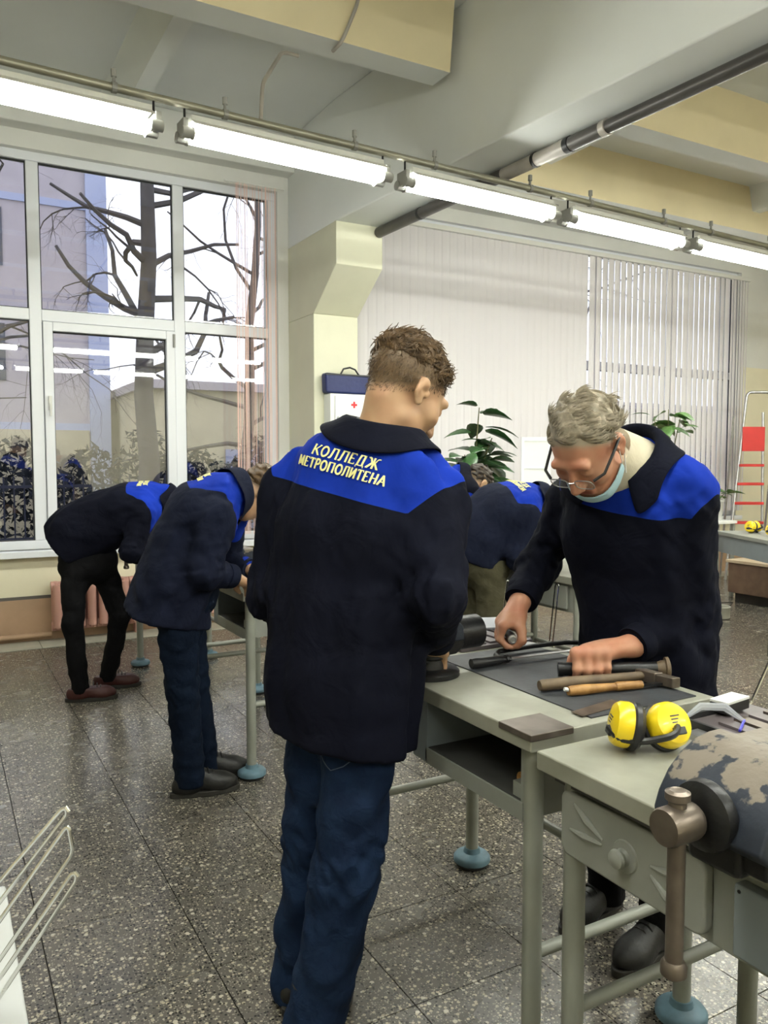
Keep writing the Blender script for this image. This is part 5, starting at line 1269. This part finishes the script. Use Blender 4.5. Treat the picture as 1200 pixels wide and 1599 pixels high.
    lp = np.clip(1.4 - np.sqrt((hl[:, 0] / .026) ** 2 + ((hl[:, 2] + .065) / .012) ** 2), 0, 1) * (hl[:, 1] > .07) * (hl[:, 1] < .12)
    at = me.attributes.new('lips', 'FLOAT', 'POINT'); at.data.foreach_set('value', lp.astype(np.float32))
    # --- trousers
    T = Field(); T.add(ell((lR[0] + lL[0]) / 2 + V(0, 0, .03), (.165, .165, .15)), .03)
    for l in (lR, lL):
        k1 = l[1]; a2 = V(l[2][0], l[2][1], .03)
        T.add(cone(l[0], k1, leg_r[0], leg_r[1]), .035); T.add(cone(k1, a2, leg_r[1], leg_r[2]), .02)
    fo = folds(seed + 7, amp * 1.2, .10); ft = folds(seed + 9, amp * .8, .035)
    ops = T.ops
    Tw = Field()
    def tf(P): return T(P) + fo(P) + ft(P) * np.exp(-((P[:, 2] - lR[1][2]) / .12) ** 2) + .5 * ft(P) * np.exp(-((P[:, 2] - .12) / .10) ** 2)
    tf.bb = T.bb(); Tw.add(tf, .001); Tw.ops.append((lambda P: hemz - P[:, 2], .006, 'i'))
    v, q = surface(Tw, jres); tro = rawmesh('trousers', v, q, tr_m, body)
    # --- jacket
    J = Field(); J.add(loft(sp, rights), .03)
    for arm in (aR, aL):
        d = nrm(arm[2] - arm[1]); up_ = nrm(arm[1] - arm[0])
        J.add(cone(arm[0] + (sp[-2][0] - arm[0]) * .18 + V(0, 0, .012), arm[0], .060, .070), .05)
        J.add(cone(arm[0], arm[1], .070, .060), .045); J.add(cone(arm[1], arm[2] + d * .0, .060, .048), .03)
    ut0 = nrm(neck - pel); fo1 = folds(seed, amp * 1.3, .13, ut0); fo2 = folds(seed + 3, amp * .9, .05)
    ua = nrm(sp[1][0] - sp[0][0]); hem0 = sp[0][0]; rr = rights[0]
    J2 = Field()
    def jf(P):
        el = np.minimum(((P - aR[1]) ** 2).sum(1), ((P - aL[1]) ** 2).sum(1)); up2 = np.minimum(((P - aR[0]) ** 2).sum(1), ((P - aL[0]) ** 2).sum(1))
        return J(P) + fo1(P) + fo2(P) * (np.exp(-el / .012) * 1.6 + np.exp(-up2 / .02) * .7 + .25)
    jf.bb = J.bb(); J2.add(jf, .001)
    J2.ops.append((lambda P: (hem0 - P) @ ua - tilt * ((P - hem0) @ rr) - .006 * np.sin(P @ rr * 19), .006, 'i'))
    for arm in (aR, aL):
        d = nrm(arm[2] - arm[1]); a2 = arm[2]
        def cuff(P, a2=a2, d=d):
            x = (P - a2) @ d; near = np.linalg.norm(P - a2, axis=1) - .11; return np.where(near < 0, x, -.05)
        J2.ops.append((cuff, .005, 'i'))
    nd = nrm(hc + (Rm @ V(0, -.03, -.06)) - neck)
    J2.ops.append((lambda P: np.where(np.linalg.norm(P - neck, axis=1) < .13, (P - neck) @ nrm(nd + nrm(neck - sp[-3][0])) - .012, -.05), .006, 'i'))
    v, q = surface(J2, jres); tri = tris_of(q)
    ut = nrm(neck - sp[-3][0]); rt2 = nrm(rsh - ut * (rsh @ ut)); ft2 = np.cross(ut, rt2)
    hh = (v - neck) @ ut; xx = np.abs((v - neck) @ rt2 + ysh); bk = (v - neck) @ ft2
    yw = yoke[1] + yoke[2] * np.minimum(hh + .03, 0)
    s = np.minimum(hh + yoke[0] + np.where(bk > 0, -fy, 0) - .25 * np.maximum(xx - .1, 0) * 0, yw - xx)
    (yv, yt), (jv, jt) = split(v, tri, s)
    jac = rawmesh('jacket', jv, jt, coat, body); yk = rawmesh('yoke', yv, yt, 'royal_cloth', jac)
    bvh = BVHTree.FromPolygons([tuple(p) for p in v], [tuple(map(int, t)) for t in tri])
    if letters: back_print(jac, bvh, neck, rt2, ut, ft2, (('КОЛЛЕДЖ', -.052, .0235, .98, ldx), ('МЕТРОПОЛИТЕНА', -.085, .0225, .78, ldx - .006)) if letters is True else letters)
    # --- collar
    ax = nrm(ut * .6 + nd * .7); rc_ = nrm(rt2 - ax * (rt2 @ ax)); fc = np.cross(ax, rc_); rows = []
    th = np.linspace(-math.radians(152), math.radians(152), 41); c0 = neck
    for (R0, hh_) in ((.068, -.012), (.073, .022), (.077, .042), (.084, .044), (.096, .022), (.112, -.008), (.122, -.026)):
        row = []
        for t in th:
            fr_ = abs(t) / math.radians(152); R1 = R0 * (1 + .10 * fr_ * (R0 > .09)); hq = hh_ - .020 * fr_ ** 2 - (.020 * fr_ ** 3 if R0 > .09 else 0)
            p = c0 + (-fc * math.cos(t) + rc_ * math.sin(t)) * R1 + ax * hq
            row.append(p)
        rows.append(row)
    P_ = np.array(rows).reshape(-1, 3); idx = np.arange(3 * 41, 7 * 41)
    for _ in range(6):
        d0 = J(P_[idx]); e = 1e-3; G = np.stack([(J(P_[idx] + V(*(e if k == j else 0 for j in range(3)))) - d0) / e for k in range(3)], 1); G /= np.linalg.norm(G, axis=1)[:, None] + 1e-6
        need = .013; P_[idx] += G * np.clip(need - d0, np.repeat(np.array([0, 0, -.01, -.02]), 41), .03)[:, None]
    cf = [(i * 41 + k, i * 41 + k + 1, (i + 1) * 41 + k + 1, (i + 1) * 41 + k) for i in range(6) for k in range(40)]
    co = rawmesh('collar', P_, cf, coat, jac); sd = co.modifiers.new('thick', 'SOLIDIFY'); sd.thickness = .006; sd.offset = 0
    sb = co.modifiers.new('soft', 'SUBSURF'); sb.levels = 1; sb.render_levels = 1
    # --- cuffs
    for arm in (aR, aL):
        d = nrm(arm[2] - arm[1]); MB().lathe(arm[2] - d * .045, d, [(.050, 0), (.0525, .004), (.0515, .040), (.049, .046), (.040, .044), (.038, .03)], 28).build('cuff', coat, jac, smooth=True)
    if shirt:
        nk = w(0, -.030, -.045); a0 = neck - ut * (.03 if len(shirt) < 3 else .05); a1 = a0 + (nk - a0) * shirt[1]; MB().tube([a0, a0 * .5 + a1 * .5, a1, a1 - nd * .004], [x * (shirt[2] if len(shirt) > 2 else 1) for x in ((.070, .067, .065, .058) if len(shirt) < 3 else (.100, .086, .071, .060))], 28).build('shirt_collar', shirt[0], body, smooth=True)
    fa = foot_az if foot_az is not None else az
    for l in (lR, lL): shoe(body, l[2], fa, shoe_m, boot=boot)
    if hair and hair.get('fuzz'):
        fo_ = FZ.build('short_hair', hair['m'], body); fo_['kind'] = 'stuff'
    if hair: hair_mesh(body, w, Rm, S_['hs'], hair['m'], seed, **{k: x for k, x in hair.items() if k not in ('m', 'fuzz')})
    return body, w, Rm, jac, J

hb_brown = dict(m='hair_brown', thick=.010, front=.066, nape=-.062, ear=.020, strands=3600, length=.030, comb=(.15, .75, .05), curl=.8, top_only=.040, lift=(.05, .4), cap=(.075, .030, .058), fuzz=5000)
b, w, Rm, jac, J = person('p1', 'person in navy and blue work jacket and jeans standing with back turned', 'denim', 'black_leather', hb_brown, res=.0045, jres=.0075, seed=3, shirt=('grey_knit', .55), foot_az=50, amp=.004, leg_r=(.098, .080, .074), hemz=.015, tilt=.14, yoke=(.155, .285, .72), ldx=-.032, ysh=.045)
jr, jf_, ju = frame(PEOPLE['p1']['az'])
M['denim_stitch'] = mat('denim_stitch', (0.06, 0.085, 0.13), .8)
tro = [c for c in b.children if c.name.startswith('trousers')][0]
tb = BVHTree.FromPolygons([v_.co[:] for v_ in tro.data.vertices], [p.vertices[:] for p in tro.data.polygons])
pk_ = [[(-.055, .13), (-.058, .02), (-.03, -.005), (0, -.018), (.03, -.005), (.058, .02), (.055, .13)], [(-.055, .03), (-.02, .012), (.0, .032), (.02, .012), (.055, .03)]]
back_print(tro, tb, V(PEOPLE['p1']['legR'][0]) * V(1, 1, 0) + jr * -.01 + V(0, 0, .715), jr, ju, jf_, ((pk_, 0, 0),), 'denim_stitch', .0016, 'back_pocket', 'stitched jeans pocket')
print('p1', time.time() - T0)

g1 = lambda F, wr: grip_hand(F, wr, (FG0 + FG1) / 2 + nrm(FG1 - FG0) * -.025, FG1 - FG0, V(.1, .1, 1), V(-1, .5, 0), .0145, 190, 1.05, -1)
g2 = lambda F, wr: grip_hand(F, wr, TB0 + (TB1 - TB0) * .30, TB1 - TB0, V(.1, .15, 1), V(-.5, -.85, 0), .0185, 165, 1.22, -1)
hg = dict(m='hair_grey', thick=.006, front=.100, nape=-.070, ear=.036, strands=3800, length=.036, comb=(-.75, -.45, -.1), curl=.28, top_only=-.1, lift=(.0, .10))
b2_, w, Rm, jac2, J2_ = person('p2', 'older person in navy and blue jacket with glasses bending over tools', 'black_trousers', 'black_leather', hg, 'skin_older', res=.0040, jres=.0075, foot_az=262, hands={'R': g1, 'L': g2}, seed=12, shirt=('cream_knit', .80, 1.06), letters=False, amp=.004, fy=.05)
print('p2', time.time() - T0)
hs_ = PEOPLE['p2']['hs']
# glasses
gl = bpy.data.objects.new('glasses', None); COL.objects.link(gl); gl.parent = b2_; gl['_o'] = (0, 0, 0)
M['lens'] = mat('lens', (0.8, 0.85, 0.9), .05, alpha=.18)
for g in (-1, 1):
    rim = [w(g * .033 + .024 * math.copysign(abs(math.cos(t)) ** .6, math.cos(t)), .114 - .10 * abs(g * .033 + .024 * math.cos(t)) ** 1.3, -.006 + .017 * math.copysign(abs(math.sin(t)) ** .7, math.sin(t))) for t in np.linspace(0, 2 * PI, 24, endpoint=False)]
    MB().tube(rim, .0014, 6, closed=True).build('rim', 'steel', gl, smooth=True)
    MB().add(rim, [tuple(range(24))]).build('lens', 'lens', gl)
    MB().tube([w(g * .058, .106, .003), w(g * .080, .085, .006), w(g * .086, .02, .012), w(g * .086, -.012, .014), w(g * .084, -.030, .0)], .0042, 6).build('temple', 'black_plastic', gl, smooth=True)
MB().tube([w(-.010, .113, .0), w(0, .119, .004), w(.010, .113, .0)], .0015, 6).build('bridge', 'steel', gl, smooth=True)
# lowered face mask
Fm = Field(); head_field(Fm, PEOPLE['p2']['head'], PEOPLE['p2']['haz'], PEOPLE['p2']['hpitch'], PEOPLE['p2']['hroll'], hs_)
hc2 = V(PEOPLE['p2']['head']); base_ops = Field(); base_ops.ops = Fm.ops
def shell(P):
    q = (P - hc2) @ Rm / hs_
    d = np.abs(base_ops(P) - .006) - .0022
    reg = np.maximum.reduce([-.128 - q[:, 2], q[:, 2] + .074 - .35 * (.075 - q[:, 1]), .012 - q[:, 1]]) * hs_
    return np.maximum(d, reg)
lo_, hi_ = hc2 - .16, hc2 + .16
shell.bb = (lo_, hi_); Fs = Field(); Fs.add(shell, .001)
v, q = surface(Fs, .0032, pad=.0); mk = rawmesh('face_mask', v, q, 'mask_blue', b2_); mk['label'] = 'pale blue mask pulled under the chin'
for g in (-1, 1):
    MB().tube([w(g * .066, .025, -.085), w(g * .078, .012, -.05), w(g * .084, -.008, .028), w(g * .086, -.03, .005), w(g * .072, .014, -.095)], .0014, 6).build('ear_loop', 'paper', mk, smooth=True)
# wedding ring skipped: too small to read
person('p3', 'person in navy jacket and dark jeans bending over the left bench', 'denim_dark', 'black_leather', dict(m='hair_brown', thick=.010, front=.066, nape=-.070, ear=.015, strands=900, length=.03, comb=(0, .7, 0), curl=.3, top_only=-.1, lift=(0, .2)), res=.007, jres=.010, foot_az=97, seed=21, boot=.08, leg_r=(.090, .068, .062), coat='navy_cloth_pale', yoke=(.15, .20, .42))
person('p4', 'person in black trousers and maroon shoes bending farthest left', 'black_trousers', 'maroon_leather', dict(m='hair_dark', thick=.012, strands=300, length=.03, comb=(0, .7, 0), curl=.3), res=.009, jres=.011, foot_az=100, seed=31, boot=.02, leg_r=(.085, .058, .050))
person('p5', 'person in blue yoked jacket half hidden behind the standing student', 'black_trousers', 'black_leather', dict(m='hair_dark', thick=.006, strands=200, length=.012, comb=(0, .7, 0), curl=.3), res=.009, jres=.011, seed=41)
person('p6', 'person in khaki trousers bending behind the teacher\'s arm', 'khaki', 'black_leather', dict(m='hair_dark', thick=.012, strands=200, length=.03, comb=(0, .7, 0), curl=.3), res=.009, jres=.011, seed=51, coat='navy_cloth_pale')
print('all', time.time() - T0)
for o_ in bpy.data.objects:
    if '_o' in o_: del o_['_o']
